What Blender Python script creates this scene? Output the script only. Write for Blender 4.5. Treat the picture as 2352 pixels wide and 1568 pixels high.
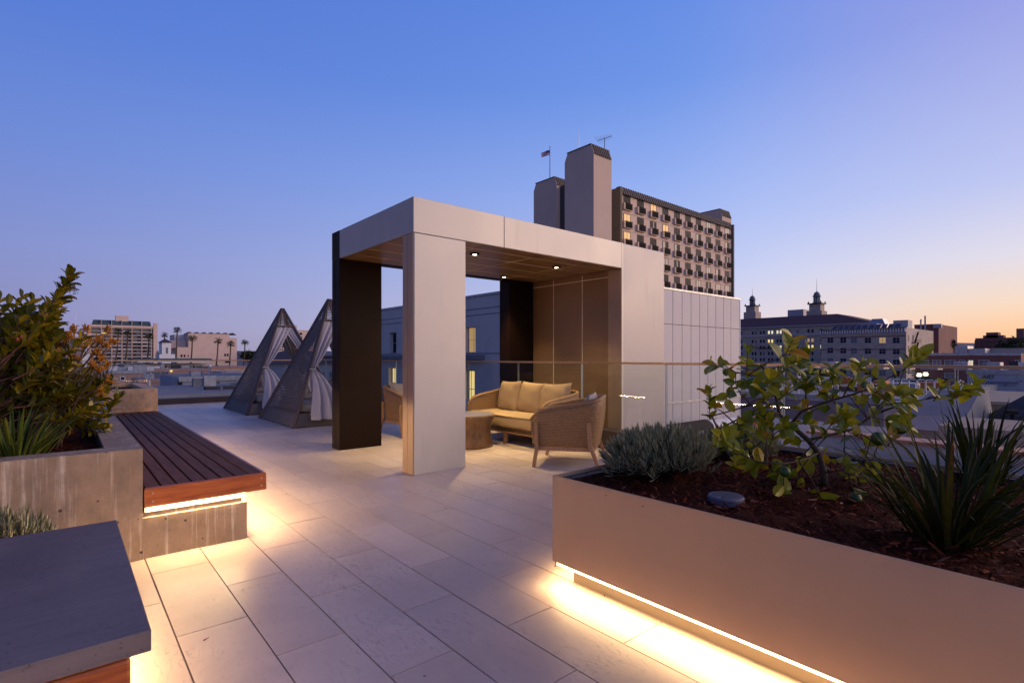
import bpy, bmesh, math, random
from mathutils import Vector, Matrix
random.seed(7)
R=math.radians
S=bpy.context.scene
for o in list(bpy.data.objects): bpy.data.objects.remove(o)

# ---------------------------------------------------------------- camera
F,HY,AZ,H=1208.7,819.0,R(49.614),1.25          # focal length / horizon / heading / eye height
FW=(math.cos(AZ),math.sin(AZ)); RT=(math.sin(AZ),-math.cos(AZ))
cd=bpy.data.cameras.new('camera'); cam=bpy.data.objects.new('camera',cd); S.collection.objects.link(cam)
cam.location=(0,0,H); cam.rotation_euler=(R(90),0,AZ-R(90))
cd.sensor_width=36; cd.lens=36*F/2352; cd.shift_y=(HY-784)/2352
cd.clip_start=.05; cd.clip_end=6000
S.camera=cam

# ---------------------------------------------------------------- light, sky, exposure
def lin(c):
    return tuple(((v/255+.055)/1.055)**2.4 if v>10 else v/255/12.92 for v in c)+(1,)
SUN_AZ=AZ-R(85)                                   # afterglow to the right of the view
SUN_EL=R(12)
w=bpy.data.worlds.new('World'); S.world=w; w.use_nodes=True
nt=w.node_tree; N=nt.nodes; L=nt.links
for n in list(N): N.remove(n)
out=N.new('ShaderNodeOutputWorld'); bg=N.new('ShaderNodeBackground'); L.new(bg.outputs[0],out.inputs[0])
tc=N.new('ShaderNodeTexCoord'); sep=N.new('ShaderNodeSeparateXYZ'); L.new(tc.outputs['Generated'],sep.inputs[0])
cmb=N.new('ShaderNodeCombineXYZ'); L.new(sep.outputs[0],cmb.inputs[0]); L.new(sep.outputs[1],cmb.inputs[1])
nrm=N.new('ShaderNodeVectorMath'); nrm.operation='NORMALIZE'; L.new(cmb.outputs[0],nrm.inputs[0])
dot=N.new('ShaderNodeVectorMath'); dot.operation='DOT_PRODUCT'; L.new(nrm.outputs[0],dot.inputs[0])
dot.inputs[1].default_value=(math.cos(SUN_AZ),math.sin(SUN_AZ),0)
def ramp(stops):
    r=N.new('ShaderNodeValToRGB'); e=r.color_ramp.elements
    while len(e)<len(stops): e.new(.5)
    for k,(p,c) in enumerate(stops): e[k].position=p; e[k].color=lin(c)
    L.new(sep.outputs[2],r.inputs[0]); return r
away=ramp([(0,(112,114,160)),(.05,(122,126,182)),(.16,(117,131,199)),(.30,(97,127,208)),(.45,(80,117,208)),(.60,(72,108,200)),(.8,(52,66,140)),(1,(44,54,112))])
mid=ramp([(0,(226,214,226)),(.06,(212,212,238)),(.16,(186,199,243)),(.30,(152,178,242)),(.45,(110,150,232)),(.60,(94,136,226)),(.8,(66,80,160)),(1,(50,58,120))])
warm=ramp([(0,(255,176,118)),(.035,(252,198,150)),(.075,(243,214,190)),(.14,(222,216,230)),(.24,(186,194,238)),(.45,(150,157,226)),(.60,(134,144,222)),(.8,(100,98,165)),(1,(60,62,120))])
def mr(a,b,smooth=True):
    m=N.new('ShaderNodeMapRange'); m.interpolation_type='SMOOTHSTEP' if smooth else 'LINEAR'
    m.inputs[1].default_value=a; m.inputs[2].default_value=b; L.new(dot.outputs['Value'],m.inputs[0]); return m
def mix(a,b,f):
    m=N.new('ShaderNodeMix'); m.data_type='RGBA'; L.new(f.outputs[0],m.inputs[0]); L.new(a,m.inputs[6]); L.new(b,m.inputs[7]); return m
m1=mix(away.outputs[0],mid.outputs[0],mr(-.75,.50,False)); m2=mix(m1.outputs[2],warm.outputs[0],mr(.33,.84))
sky=N.new('ShaderNodeTexSky'); sky.sky_type='NISHITA'; sky.sun_disc=False; sky.sun_elevation=R(1); sky.sun_rotation=R(90)-SUN_AZ
ad=N.new('ShaderNodeMix'); ad.data_type='RGBA'; ad.blend_type='ADD'; ad.inputs[0].default_value=.03
L.new(m2.outputs[2],ad.inputs[6]); L.new(sky.outputs[0],ad.inputs[7])
dk_=N.new('ShaderNodeMix'); dk_.data_type='RGBA'; dk_.blend_type='MULTIPLY'; dk_.inputs[0].default_value=1
eb=N.new('ShaderNodeMapRange'); eb.inputs[1].default_value=-1; eb.inputs[2].default_value=-.66; eb.inputs[3].default_value=.35; eb.inputs[4].default_value=1; L.new(dot.outputs['Value'],eb.inputs[0])   # the eastern sky is already dark
L.new(ad.outputs[2],dk_.inputs[6]); L.new(eb.outputs[0],dk_.inputs[7]); L.new(dk_.outputs[2],bg.inputs[0]); bg.inputs[1].default_value=1.0
sl=bpy.data.lights.new('afterglow_sun','SUN'); sl.energy=2.6; sl.angle=R(50); sl.color=(1,.70,.48)
so=bpy.data.objects.new('afterglow_sun',sl); S.collection.objects.link(so)
so.rotation_euler=(R(90)-SUN_EL,0,SUN_AZ+R(90))
S.view_settings.view_transform='Standard'; S.view_settings.look='None'; S.view_settings.gamma=1; S.view_settings.exposure=0
S.cycles.use_denoising=True
S.cycles.max_bounces=10; S.cycles.transparent_max_bounces=24; S.cycles.sample_clamp_indirect=6

# ---------------------------------------------------------------- helpers
def phi(px): return AZ-math.atan((px-1176)/F)
def xy(px,d): l=(px-1176)*d/F; return (d*FW[0]+l*RT[0], d*FW[1]+l*RT[1])
def XatY(px,c): return c/math.tan(phi(px))
def YatX(px,c): return c*math.tan(phi(px))
def dep(x,y): return x*FW[0]+y*FW[1]
def zat(py,d): return H-(py-HY)*d/F
WL={}
def tag(o,label=None,cat=None,group=None,kind=None):
    if label: o['label']=label
    if cat: o['category']=cat
    if group: o['group']=group
    if kind: o['kind']=kind
    return o
def thing(name,label,cat,loc=(0,0,0),rz=0,group=None):
    o=bpy.data.objects.new(name,None); S.collection.objects.link(o); o.location=loc; o.rotation_euler=(0,0,rz)
    o.empty_display_size=.1; WL[o.name]=Vector(loc) if rz==0 else Vector((0,0,0)); return tag(o,label,cat,group)
class MB:
    def __init__(s): s.v=[]; s.f=[]; s.uv=[]; s.rnd=[]
    def add(s,vs,fs,M=None,uv=None,rnd=0):
        b=len(s.v)
        for v in vs:
            v=Vector(v); s.v.append(M@v if M else v)
        for i,f in enumerate(fs):
            s.f.append([b+k for k in f]); s.uv.append(uv[i] if uv else None); s.rnd.append(rnd)
        return s
    def box(s,x0,y0,z0,x1,y1,z1,M=None,rnd=0):
        x0,x1=min(x0,x1),max(x0,x1); y0,y1=min(y0,y1),max(y0,y1); z0,z1=min(z0,z1),max(z0,z1)
        return s.add([(x0,y0,z0),(x1,y0,z0),(x1,y1,z0),(x0,y1,z0),(x0,y0,z1),(x1,y0,z1),(x1,y1,z1),(x0,y1,z1)],
          [(3,2,1,0),(4,5,6,7),(0,1,5,4),(1,2,6,5),(2,3,7,6),(3,0,4,7)],M,rnd=rnd)
    def hexa(s,b,t,M=None):      # bottom quad, top quad
        return s.add(list(b)+list(t),[(3,2,1,0),(4,5,6,7),(0,1,5,4),(1,2,6,5),(2,3,7,6),(3,0,4,7)],M)
    def quad(s,a,b,c,d): return s.add([a,b,c,d],[(0,1,2,3)])
    def tube(s,pts,rad,n=6,cap=True,M=None):
        pts=[Vector(p) for p in pts]; m=len(pts)
        if not hasattr(rad,'__len__'): rad=[rad]*m
        vs=[]; fs=[]
        t0=(pts[1]-pts[0]).normalized(); up=Vector((0,0,1)) if abs(t0.z)<.9 else Vector((1,0,0))
        a=t0.cross(up).normalized()
        for i,p in enumerate(pts):
            t=(pts[min(i+1,m-1)]-pts[max(i-1,0)]).normalized()
            a=(a-t*a.dot(t)).normalized(); b=t.cross(a)
            for k in range(n):
                th=2*math.pi*k/n; vs.append(p+(a*math.cos(th)+b*math.sin(th))*rad[i])
        for i in range(m-1):
            for k in range(n):
                k2=(k+1)%n; fs.append((i*n+k,i*n+k2,(i+1)*n+k2,(i+1)*n+k))
        if cap: fs.append(tuple(range(n-1,-1,-1))); fs.append(tuple((m-1)*n+k for k in range(n)))
        return s.add(vs,fs,M)
    def bar(s,p,q,wd,ht,M=None):   # rectangular bar
        p=Vector(p); q=Vector(q); t=(q-p).normalized(); up=Vector((0,0,1)) if abs(t.z)<.95 else Vector((0,1,0))
        a=t.cross(up).normalized()*wd/2; b=a.cross(t).normalized()*ht/2
        return s.hexa([p-a-b,p+a-b,p+a+b,p-a+b],[q-a-b,q+a-b,q+a+b,q-a+b],M)
    def lathe(s,prof,c=(0,0,0),n=16,M=None,wob=0):
        vs=[]; fs=[]; c=Vector(c)
        for i,(r,z) in enumerate(prof):
            for k in range(n):
                th=2*math.pi*k/n; rr=r*(1+wob*(math.sin(3*th+1)*.5+math.sin(5*th)*.3))
                vs.append(c+Vector((rr*math.cos(th),rr*math.sin(th),z)))
        for i in range(len(prof)-1):
            for k in range(n): k2=(k+1)%n; fs.append((i*n+k,i*n+k2,(i+1)*n+k2,(i+1)*n+k))
        fs.append(tuple(range(n-1,-1,-1))); fs.append(tuple((len(prof)-1)*n+k for k in range(n)))
        return s.add(vs,fs,M)
    def build(s,name,mat,parent=None,smooth=False,bevel=0,sub=0,loc=None):
        me=bpy.data.meshes.new(name)
        off=WL.get(parent.name,Vector((0,0,0))) if parent else Vector(loc or (0,0,0))
        me.from_pydata([tuple(v-off) for v in s.v],[],s.f)
        if any(u is not None for u in s.uv):
            ul=me.uv_layers.new(name='UVMap'); i=0
            for f,u in zip(s.f,s.uv):
                for k in range(len(f)):
                    ul.data[i].uv=u[k] if u else (0,0); i+=1
        if any(s.rnd):
            at=me.attributes.new('rnd','FLOAT','FACE'); at.data.foreach_set('value',s.rnd)
        if smooth: me.polygons.foreach_set('use_smooth',[True]*len(me.polygons))
        for m in (mat if isinstance(mat,list) else [mat]): me.materials.append(m)
        me.update()
        o=bpy.data.objects.new(name,me); S.collection.objects.link(o)
        if parent: o.parent=parent; WL[o.name]=off
        else: o.location=off; WL[o.name]=off
        if bevel:
            b=o.modifiers.new('bevel','BEVEL'); b.width=bevel; b.segments=2; b.limit_method='ANGLE'; b.angle_limit=R(50)
        if sub:
            b=o.modifiers.new('sub','SUBSURF'); b.levels=sub; b.render_levels=sub
        return o
def copy_tree(o,parent=None,loc=None,rz=None):
    c=o.copy(); S.collection.objects.link(c); c.parent=parent
    if loc is not None: c.location=loc
    if rz is not None: c.rotation_euler=(0,0,rz)
    for ch in [k for k in bpy.data.objects if k.parent is o]: copy_tree(ch,c)
    return c
def struct(o): o['kind']='structure'; return o

# ---------------------------------------------------------------- materials
def nmat(name):
    m=bpy.data.materials.new(name); m.use_nodes=True; t=m.node_tree; b=t.nodes['Principled BSDF']; return m,t,b
def nd(t,typ,**k):
    n=t.nodes.new(typ)
    for a,v in k.items():
        if a.startswith('i_'):
            key=a[2:]; key=int(key) if key.isdigit() else key.replace('_',' ')
            n.inputs[key].default_value=v
        else: setattr(n,a,v)
    return n
def coords(t,sc=(1,1,1),kind='Object'):
    c=nd(t,'ShaderNodeTexCoord'); m=nd(t,'ShaderNodeMapping'); m.inputs['Scale'].default_value=sc
    t.links.new(c.outputs[kind],m.inputs[0]); return m.outputs[0]
def crm(t,src,stops):
    r=nd(t,'ShaderNodeValToRGB'); e=r.color_ramp.elements
    while len(e)<len(stops): e.new(.5)
    for k,(p,c) in enumerate(stops):
        e[k].position=p; e[k].color=(c,c,c,1) if not hasattr(c,'__len__') else tuple(c)+(1,)
    t.links.new(src,r.inputs[0]); return r.outputs[0]
def mixc(t,a,b,f,mode='MIX'):
    m=nd(t,'ShaderNodeMix',data_type='RGBA',blend_type=mode)
    for s_,i in ((f,0),(a,6),(b,7)):
        if hasattr(s_,'links'): t.links.new(s_,m.inputs[i])
        elif i==0: m.inputs[0].default_value=s_
        else: m.inputs[i].default_value=tuple(s_)+(1,)
    return m.outputs[2]
def noise(t,vec,scale,detail=4,rough=.6):
    n=nd(t,'ShaderNodeTexNoise'); n.inputs['Scale'].default_value=scale; n.inputs['Detail'].default_value=detail; n.inputs['Roughness'].default_value=rough
    t.links.new(vec,n.inputs['Vector']); return n.outputs[0]
def bump(t,b,h,strength=.3,dist=.01,prev=None):
    n=nd(t,'ShaderNodeBump'); n.inputs['Strength'].default_value=strength; n.inputs['Distance'].default_value=dist
    t.links.new(h,n.inputs['Height'])
    if prev is not None: t.links.new(prev,n.inputs['Normal'])
    t.links.new(n.outputs[0],b.inputs['Normal']); return n.outputs[0]
def plain(name,col,rough=.6,metal=0,var=.25,vs=3,bs=0,bscale=60,spec=.5,detail=5,bd=.01):
    m,t,b=nmat(name); v=coords(t)
    n=noise(t,v,vs,detail); lo=[c*(1-var) for c in col]; hi=[min(1,c*(1+var)) for c in col]
    t.links.new(crm(t,n,[(.3,lo),(.7,hi)]),b.inputs['Base Color'])
    b.inputs['Roughness'].default_value=rough; b.inputs['Metallic'].default_value=metal; b.inputs['Specular IOR Level'].default_value=spec
    if bs: bump(t,b,noise(t,v,bscale,3),bs,bd)
    return m
def emis(name,col,st):
    m,t,b=nmat(name); b.inputs['Base Color'].default_value=tuple(col)+(1,); b.inputs['Emission Color'].default_value=tuple(col)+(1,); b.inputs['Emission Strength'].default_value=st; return m

def m_tile():
    m,t,b=nmat('deck_tile'); v=coords(t)
    n1=noise(t,v,2.2,6,.65); n2=noise(t,coords(t,(14,5,14)),2.5,8,.7); n3=noise(t,v,90,2)
    c=crm(t,n1,[(.3,(.60,.475,.385)),(.7,(.76,.625,.51))])
    c=mixc(t,c,(.30,.25,.22),crm(t,n2,[(.56,0),(.72,.38)]))
    c=mixc(t,c,(.22,.17,.14),crm(t,n3,[(.68,0),(.8,.45)]))
    a=nd(t,'ShaderNodeAttribute',attribute_name='rnd'); 
    c=mixc(t,c,crm(t,a.outputs['Fac'],[(0,.86),(1,1.0)]),1.0,'MULTIPLY')
    # fine darker scuffs
    sc=nd(t,'ShaderNodeTexWave'); sc.inputs['Scale'].default_value=1.3; sc.inputs['Distortion'].default_value=28; sc.inputs['Detail'].default_value=6; sc.inputs['Detail Scale'].default_value=2.5
    t.links.new(coords(t,(3,1,1)),sc.inputs['Vector'])
    mm=nd(t,'ShaderNodeMath',operation='MULTIPLY'); t.links.new(crm(t,sc.outputs['Fac'],[(0,.55),(.06,0)]),mm.inputs[0]); t.links.new(crm(t,noise(t,v,1.1,3),[(.5,0),(.62,.8)]),mm.inputs[1])
    c=mixc(t,c,(.25,.2,.17),mm.outputs[0])
    t.links.new(c,b.inputs['Base Color']); t.links.new(crm(t,n1,[(.3,.34),(.7,.5)]),b.inputs['Roughness'])
    bump(t,b,n2,.12,.004,bump(t,b,n3,.15,.002)); return m
def m_conc(name,lo=(.27,.21,.16),hi=(.42,.35,.28),streak=.62,pores=True,dark=(.16,.12,.09)):
    m,t,b=nmat(name); v=coords(t)
    n=noise(t,v,3,8,.65); c=crm(t,n,[(.3,lo),(.72,hi)])
    if streak:
        s_=noise(t,coords(t,(24,24,.8)),1.3,4,.6); c=mixc(t,c,(.62,.55,.47),crm(t,s_,[(.54,0),(.66,streak)]))
        c=mixc(t,c,dark,crm(t,noise(t,coords(t,(2.2,2.2,1.4)),1.4,7,.75),[(.44,0),(.64,.75)]))
    c=mixc(t,c,(.14,.1,.08),crm(t,noise(t,v,42,4,.7),[(.6,0),(.78,.35)]))
    h=noise(t,v,30,5)
    if pores:
        vo=nd(t,'ShaderNodeTexVoronoi'); vo.inputs['Scale'].default_value=13; vo.inputs['Randomness'].default_value=1; t.links.new(v,vo.inputs['Vector'])
        gate=crm(t,noise(t,v,4,2),[(.46,0),(.5,1)])
        p=nd(t,'ShaderNodeMath',operation='MULTIPLY'); t.links.new(crm(t,vo.outputs['Distance'],[(.09,1),(.14,0)]),p.inputs[0]); t.links.new(gate,p.inputs[1])
        c=mixc(t,c,(.05,.04,.03),p.outputs[0])
    t.links.new(c,b.inputs['Base Color']); b.inputs['Roughness'].default_value=.75; bump(t,b,h,.35,.006); return m
def m_wood(name,lo,hi,rough=.45,sc=(1.2,14,14),grain=(1,1,1)):
    m,t,b=nmat(name); v=coords(t,sc)
    n=noise(t,v,2.2,8,.7); n2=noise(t,coords(t),1.1,3)
    c=crm(t,n,[(.3,lo),(.5,[(a+b_)/2 for a,b_ in zip(lo,hi)]),(.72,hi)]); c=mixc(t,c,lo,crm(t,n2,[(.4,0),(.7,.45)]))
    t.links.new(c,b.inputs['Base Color']); b.inputs['Roughness'].default_value=rough; bump(t,b,n,.25,.003); return m
def m_wicker(name,lo,hi,su=60,sv=90):
    m,t,b=nmat(name)
    c=nd(t,'ShaderNodeTexCoord'); mp=nd(t,'ShaderNodeMapping'); mp.inputs['Scale'].default_value=(1,1,1); t.links.new(c.outputs['UV'],mp.inputs[0])
    br=nd(t,'ShaderNodeTexBrick'); br.offset=.5; br.squash=1
    br.inputs['Scale'].default_value=1; br.inputs['Brick Width'].default_value=.036; br.inputs['Row Height'].default_value=.017; br.inputs['Mortar Size'].default_value=.0032; br.inputs['Mortar Smooth'].default_value=1
    br.inputs['Color1'].default_value=tuple(hi)+(1,); br.inputs['Color2'].default_value=tuple((a*.7+b_*.3) for a,b_ in zip(hi,lo))+(1,); br.inputs['Mortar'].default_value=tuple(x*.25 for x in lo)+(1,)
    t.links.new(mp.outputs[0],br.inputs['Vector'])
    n=noise(t,coords(t,(1,1,1)),25,3); cc=mixc(t,br.outputs[0],lo,crm(t,n,[(.45,0),(.7,.5)]))
    t.links.new(cc,b.inputs['Base Color']); b.inputs['Roughness'].default_value=.5
    inv=nd(t,'ShaderNodeMath',operation='SUBTRACT'); inv.inputs[0].default_value=1; t.links.new(br.outputs['Fac'],inv.inputs[1])
    bump(t,b,inv.outputs[0],.9,.006); return m
def m_glass():
    m=bpy.data.materials.new('guard_glass'); m.use_nodes=True; t=m.node_tree
    for n in list(t.nodes): t.nodes.remove(n)
    o=nd(t,'ShaderNodeOutputMaterial'); mx=nd(t,'ShaderNodeMixShader'); tr=nd(t,'ShaderNodeBsdfTransparent'); gl=nd(t,'ShaderNodeBsdfGlossy'); fr=nd(t,'ShaderNodeFresnel')
    fr.inputs['IOR'].default_value=1.5; tr.inputs[0].default_value=(.93,.95,.945,1); gl.inputs['Roughness'].default_value=.01; gl.inputs[0].default_value=(1,1,1,1)
    ge=nd(t,'ShaderNodeNewGeometry'); fm=nd(t,'ShaderNodeMath',operation='MULTIPLY'); iv=nd(t,'ShaderNodeMath',operation='SUBTRACT'); iv.inputs[0].default_value=1
    t.links.new(ge.outputs['Backfacing'],iv.inputs[1]); t.links.new(fr.outputs[0],fm.inputs[0]); t.links.new(iv.outputs[0],fm.inputs[1]); t.links.new(fm.outputs[0],mx.inputs[0]); t.links.new(tr.outputs[0],mx.inputs[1]); t.links.new(gl.outputs[0],mx.inputs[2]); t.links.new(mx.outputs[0],o.inputs[0]); return m
def m_leaf(name,lo,hi,rough=.4,trans=.15,edge=None):
    m,t,b=nmat(name); v=coords(t); a=nd(t,'ShaderNodeAttribute',attribute_name='rnd')
    c=crm(t,a.outputs['Fac'],[(0,lo),(.86,hi),(1,edge or hi)]); c=mixc(t,c,lo,crm(t,noise(t,v,40,3),[(.45,0),(.75,.6)]))
    t.links.new(c,b.inputs['Base Color']); b.inputs['Roughness'].default_value=rough
    tb=nd(t,'ShaderNodeBsdfTranslucent'); t.links.new(c,tb.inputs[0]); mx=nd(t,'ShaderNodeMixShader'); mx.inputs[0].default_value=trans
    t.links.new(b.outputs[0],mx.inputs[1]); t.links.new(tb.outputs[0],mx.inputs[2]); t.links.new(mx.outputs[0],t.nodes['Material Output'].inputs[0]); return m
def m_wall(name,col,var=.15,kind=None,c2=None,scale=1,rough=.85):
    m,t,b=nmat(name); v=coords(t)
    c=crm(t,noise(t,v,.35,6,.65),[(.3,[x*(1-var) for x in col]),(.7,[min(1,x*(1+var)) for x in col])])
    c=mixc(t,c,[x*.6 for x in col],crm(t,noise(t,coords(t,(2.5,2.5,.25)),1.0,5,.7),[(.55,0),(.75,.5)]))
    if kind=='brick':
        br=nd(t,'ShaderNodeTexBrick'); br.inputs['Scale'].default_value=scale; br.inputs['Color1'].default_value=(1,1,1,1); br.inputs['Color2'].default_value=(.62,.62,.62,1); br.inputs['Mortar'].default_value=(.75,.75,.75,1)
        tcn=nd(t,'ShaderNodeTexCoord'); sp=nd(t,'ShaderNodeSeparateXYZ'); t.links.new(tcn.outputs['Object'],sp.inputs[0]); ad_=nd(t,'ShaderNodeMath',operation='ADD'); t.links.new(sp.outputs[0],ad_.inputs[0]); t.links.new(sp.outputs[1],ad_.inputs[1])
        cb=nd(t,'ShaderNodeCombineXYZ'); t.links.new(ad_.outputs[0],cb.inputs[0]); t.links.new(sp.outputs[2],cb.inputs[1]); t.links.new(cb.outputs[0],br.inputs['Vector'])
        c=mixc(t,c,br.outputs[0],.6,'MULTIPLY')
    t.links.new(c,b.inputs['Base Color']); b.inputs['Roughness'].default_value=rough; return m
def m_brushed(name,col,rough=.42,metal=.35,var=.09):
    m,t,b=nmat(name); v=coords(t)
    n=noise(t,v,1.2,4); n2=noise(t,v,220,2,.5)
    c=crm(t,n,[(.3,[x*(1-var) for x in col]),(.7,[min(1,x*(1+var)) for x in col])]); c=mixc(t,c,[x*.8 for x in col],crm(t,n2,[(.55,0),(.7,.25)]))
    st=noise(t,coords(t,(3,3,.3)),2,4,.6); c=mixc(t,c,[x*.72 for x in col],crm(t,st,[(.58,0),(.72,.32)]))
    t.links.new(c,b.inputs['Base Color']); t.links.new(crm(t,n,[(.3,rough*.85),(.7,rough*1.15)]),b.inputs['Roughness']); b.inputs['Metallic'].default_value=metal
    bump(t,b,n2,.05,.001); return m
def m_stone():
    m,t,b=nmat('stone_slab'); v=coords(t)
    n=noise(t,coords(t,(2.2,16,16)),2.4,8,.7); n2=noise(t,v,48,5,.75)
    c=crm(t,noise(t,v,2,6,.6),[(.3,(.125,.10,.105)),(.7,(.19,.155,.155))]); c=mixc(t,c,(.075,.062,.075),crm(t,n,[(.5,0),(.72,.45)])); c=mixc(t,c,(.04,.03,.03),crm(t,n2,[(.60,0),(.68,.8)]))
    c=mixc(t,c,(.34,.29,.27),crm(t,n2,[(.26,.35),(.34,0)]))
    t.links.new(c,b.inputs['Base Color']); b.inputs['Roughness'].default_value=.6; bump(t,b,n2,.3,.003,bump(t,b,n,.2,.003)); return m
M={}
M['tile']=m_tile(); M['conc']=m_conc('board_concrete',(.23,.16,.105),(.38,.28,.20)); M['conc_tan_lit']=m_conc('tan_lit_concrete',(.58,.34,.16),(.78,.50,.27),.3)  # tan planter concrete made more orange to hold warm light in its colour
M['slab']=m_stone()
M['slats']=m_wood('weathered_slats',(.085,.03,.016),(.22,.095,.055),.7,(14,1.2,14)); M['ipe']=m_wood('warm_lit_ipe',(.20,.035,.008),(.62,.19,.045),.36,(1.5,12,26))  # fascia timber's red carries warm strip light in its colour; slats weathered darker
M['clad']=m_brushed('champagne_cladding',(.475,.45,.425),.45,.3); M['planter']=m_brushed('champagne_planter',(.72,.45,.25),.4,.08)
M['tan']=m_brushed('tan_metal',(.46,.32,.21),.4,.3); M['bronze']=m_brushed('bronze_panel',(.31,.185,.095),.32,.3); M['dark']=m_brushed('dark_bronze',(.014,.006,.003),.5,.0)
M['dark'].node_tree.nodes['Principled BSDF'].inputs['Specular IOR Level'].default_value=.12
M['frost']=m_brushed('frosted_metal',(.33,.315,.33),.42,.3); M['joint']=plain('joint_line',(.95,.8,.55),.5)
M['shadow']=plain('dark_gap',(.02,.018,.018),.9); M['curb']=plain('dark_curb',(.045,.03,.026),.45); M['glass']=m_glass(); M['rail']=plain('rail_metal',(.62,.42,.28),.28,.9,.05)
M['gedge']=plain('glass_edge',(.30,.36,.34),.2,0,.1); M['led']=emis('led_strip',(1,.74,.38),9); M['lens']=emis('downlight_lens',(1,.85,.55),14)
M['plinth']=m_brushed('plinth_metal',(.30,.24,.17),.5,.2); M['ledprofile']=plain('led_profile',(.7,.68,.62),.4,.5)
M['rimw']=plain('wicker_rim',(.30,.165,.065),.55,0,.5,120,.6,150)
M['wick']=m_wicker('wicker',(.20,.105,.04),(.42,.235,.09)); M['teak']=m_wood('teak',(.25,.12,.055),(.45,.26,.13),.5,(14,14,1.6))
M['cush']=plain('sofa_fabric',(.40,.28,.15),.9,0,.06,4,.25,500,.2); M['cushg']=plain('grey_fabric',(.36,.33,.3),.9,0,.06,4,.25,500,.2); M['pipe']=plain('piping',(.16,.11,.05),.8)
M['stump']=m_wood('stump_wood',(.09,.045,.018),(.27,.145,.06),.55,(5,5,2.2)); M['weave']=plain('cabana_weave',(.085,.062,.058),.5,0,.2,30); M['skirt']=plain('cabana_skirt',(.095,.08,.078),.6,0,.1,80,.3,300)
M['curt']=plain('curtain_cloth',(.43,.40,.42),.85,0,.05,4,.1,300,.2); M['mulch']=plain('mulch',(.065,.015,.007),.9,0,.7,60,.8,80,.3,6,.02)
M['chip']=m_leaf('mulch_chips',(.05,.009,.004),(.26,.058,.022),.75,0,(.42,.20,.12))
M['bark']=plain('bark',(.09,.055,.03),.85,0,.4,30,.6,50); M['redbark']=plain('red_stem',(.07,.022,.015),.8,0,.4,30)
M['citrus']=m_leaf('citrus_leaf',(.09,.15,.01),(.46,.40,.02),.34,.3,(.6,.26,.01)); M['lime']=plain('lime_fruit',(.045,.10,.012),.4,0,.3,30,.25,200)
M['arb']=m_leaf('shrub_leaf',(.04,.06,.006),(.33,.24,.010),.34,.2,(.42,.28,.015)); M['flax']=m_leaf('flax_leaf',(.014,.022,.004),(.065,.072,.008),.6,.1,(.10,.055,.02)); M['strap']=m_leaf('strap_leaf',(.03,.055,.008),(.17,.20,.02),.5,.15,(.2,.11,.03))
M['lav']=m_leaf('lavender_leaf',(.13,.14,.06),(.48,.46,.28),.7,.1); M['paw']=m_leaf('orange_flower',(.45,.18,.01),(.8,.38,.02),.7,.3); M['berry']=plain('pink_berry',(.6,.13,.08),.5); M['yellow']=plain('pale_stalk',(.4,.38,.08),.6)
M['lid']=plain('plastic_lid',(.13,.12,.15),.6,0,.1); M['white']=plain('white_paint',(.75,.74,.74),.6,0,.05); M['stucco']=m_wall('pale_stucco',(.55,.45,.40)); M['pink']=m_wall('pink_stucco',(.62,.46,.39),.06)
M['tower']=m_wall('tower_render',(.62,.47,.37),.05); M['towerl']=m_wall('tower_facade',(.72,.54,.42),.05); M['railing']=plain('balcony_rail_dark',(.015,.013,.014),.7,spec=.1); M['mans']=plain('mansard_metal',(.07,.055,.05),.6); M['olive']=m_wall('olive_render',(.17,.14,.09),.1)
M['wpan']=m_brushed('white_wall_panel',(.54,.51,.51),.6,.05); M['grey']=m_wall('grey_stucco',(.52,.48,.46),.08); M['greyd']=plain('grey_trim',(.16,.17,.2),.7)
M['brown']=m_wall('brown_brick',(.52,.42,.34),.12,'brick',scale=.5); M['brick']=m_wall('red_brick',(.24,.10,.085),.15,'brick',scale=.7); M['salmon']=m_wall('salmon_stucco',(.48,.29,.23),.15); M['roof']=m_wall('roof_membrane',(.23,.23,.27),.25); M['roofd']=plain('dark_roof',(.045,.04,.05),.8); M['tileroof']=plain('maroon_roof',(.12,.055,.055),.85,0,.2,2)
M['wdark']=plain('window_dark',(.02,.02,.028),.3,0,.4,.9,spec=.04); M['wmid']=plain('window_curtained',(.15,.14,.16),.3,0,.4,2); M['wlit']=emis('window_lit',(1,.72,.25),.9); M['wlit2']=emis('window_lit_pale',(1,.9,.55),.75); M['wlit3']=emis('window_lit_dim',(.9,.55,.2),.35); M['frame']=plain('window_frame',(.42,.4,.42),.6)
M['dframe']=plain('dark_frame',(.05,.04,.04),.6); M['metal']=plain('galvanised',(.45,.45,.48),.4,.6); M['solar']=plain('solar_panel',(.03,.03,.05),.2); M['green']=m_leaf('far_foliage',(.012,.022,.010),(.035,.055,.018),.8,.1); M['palm']=m_leaf('palm_frond',(.02,.03,.012),(.07,.08,.03),.7,.1); M['ground']=plain('city_ground',(.10,.10,.11),.9,0,.4,.05); M['terra']=plain('terracotta_and_reflection',(.55,.21,.12),.5,0,.1); M['orange']=plain('orange_plastic',(.6,.16,.03),.5); M['teal']=plain('teal_tarp',(.02,.18,.28),.6); M['hill']=plain('hazy_hill',(.07,.075,.11),.9,0,.2,.01); M['beige']=m_wall('beige_wall',(.36,.29,.24),.1)
for k_,v_ in (('chip',.08),('mulch',.08),('slats',.2),('flax',.2),('lav',.15),('strap',.25)): M[k_].node_tree.nodes['Principled BSDF'].inputs['Specular IOR Level'].default_value=v_
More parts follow.
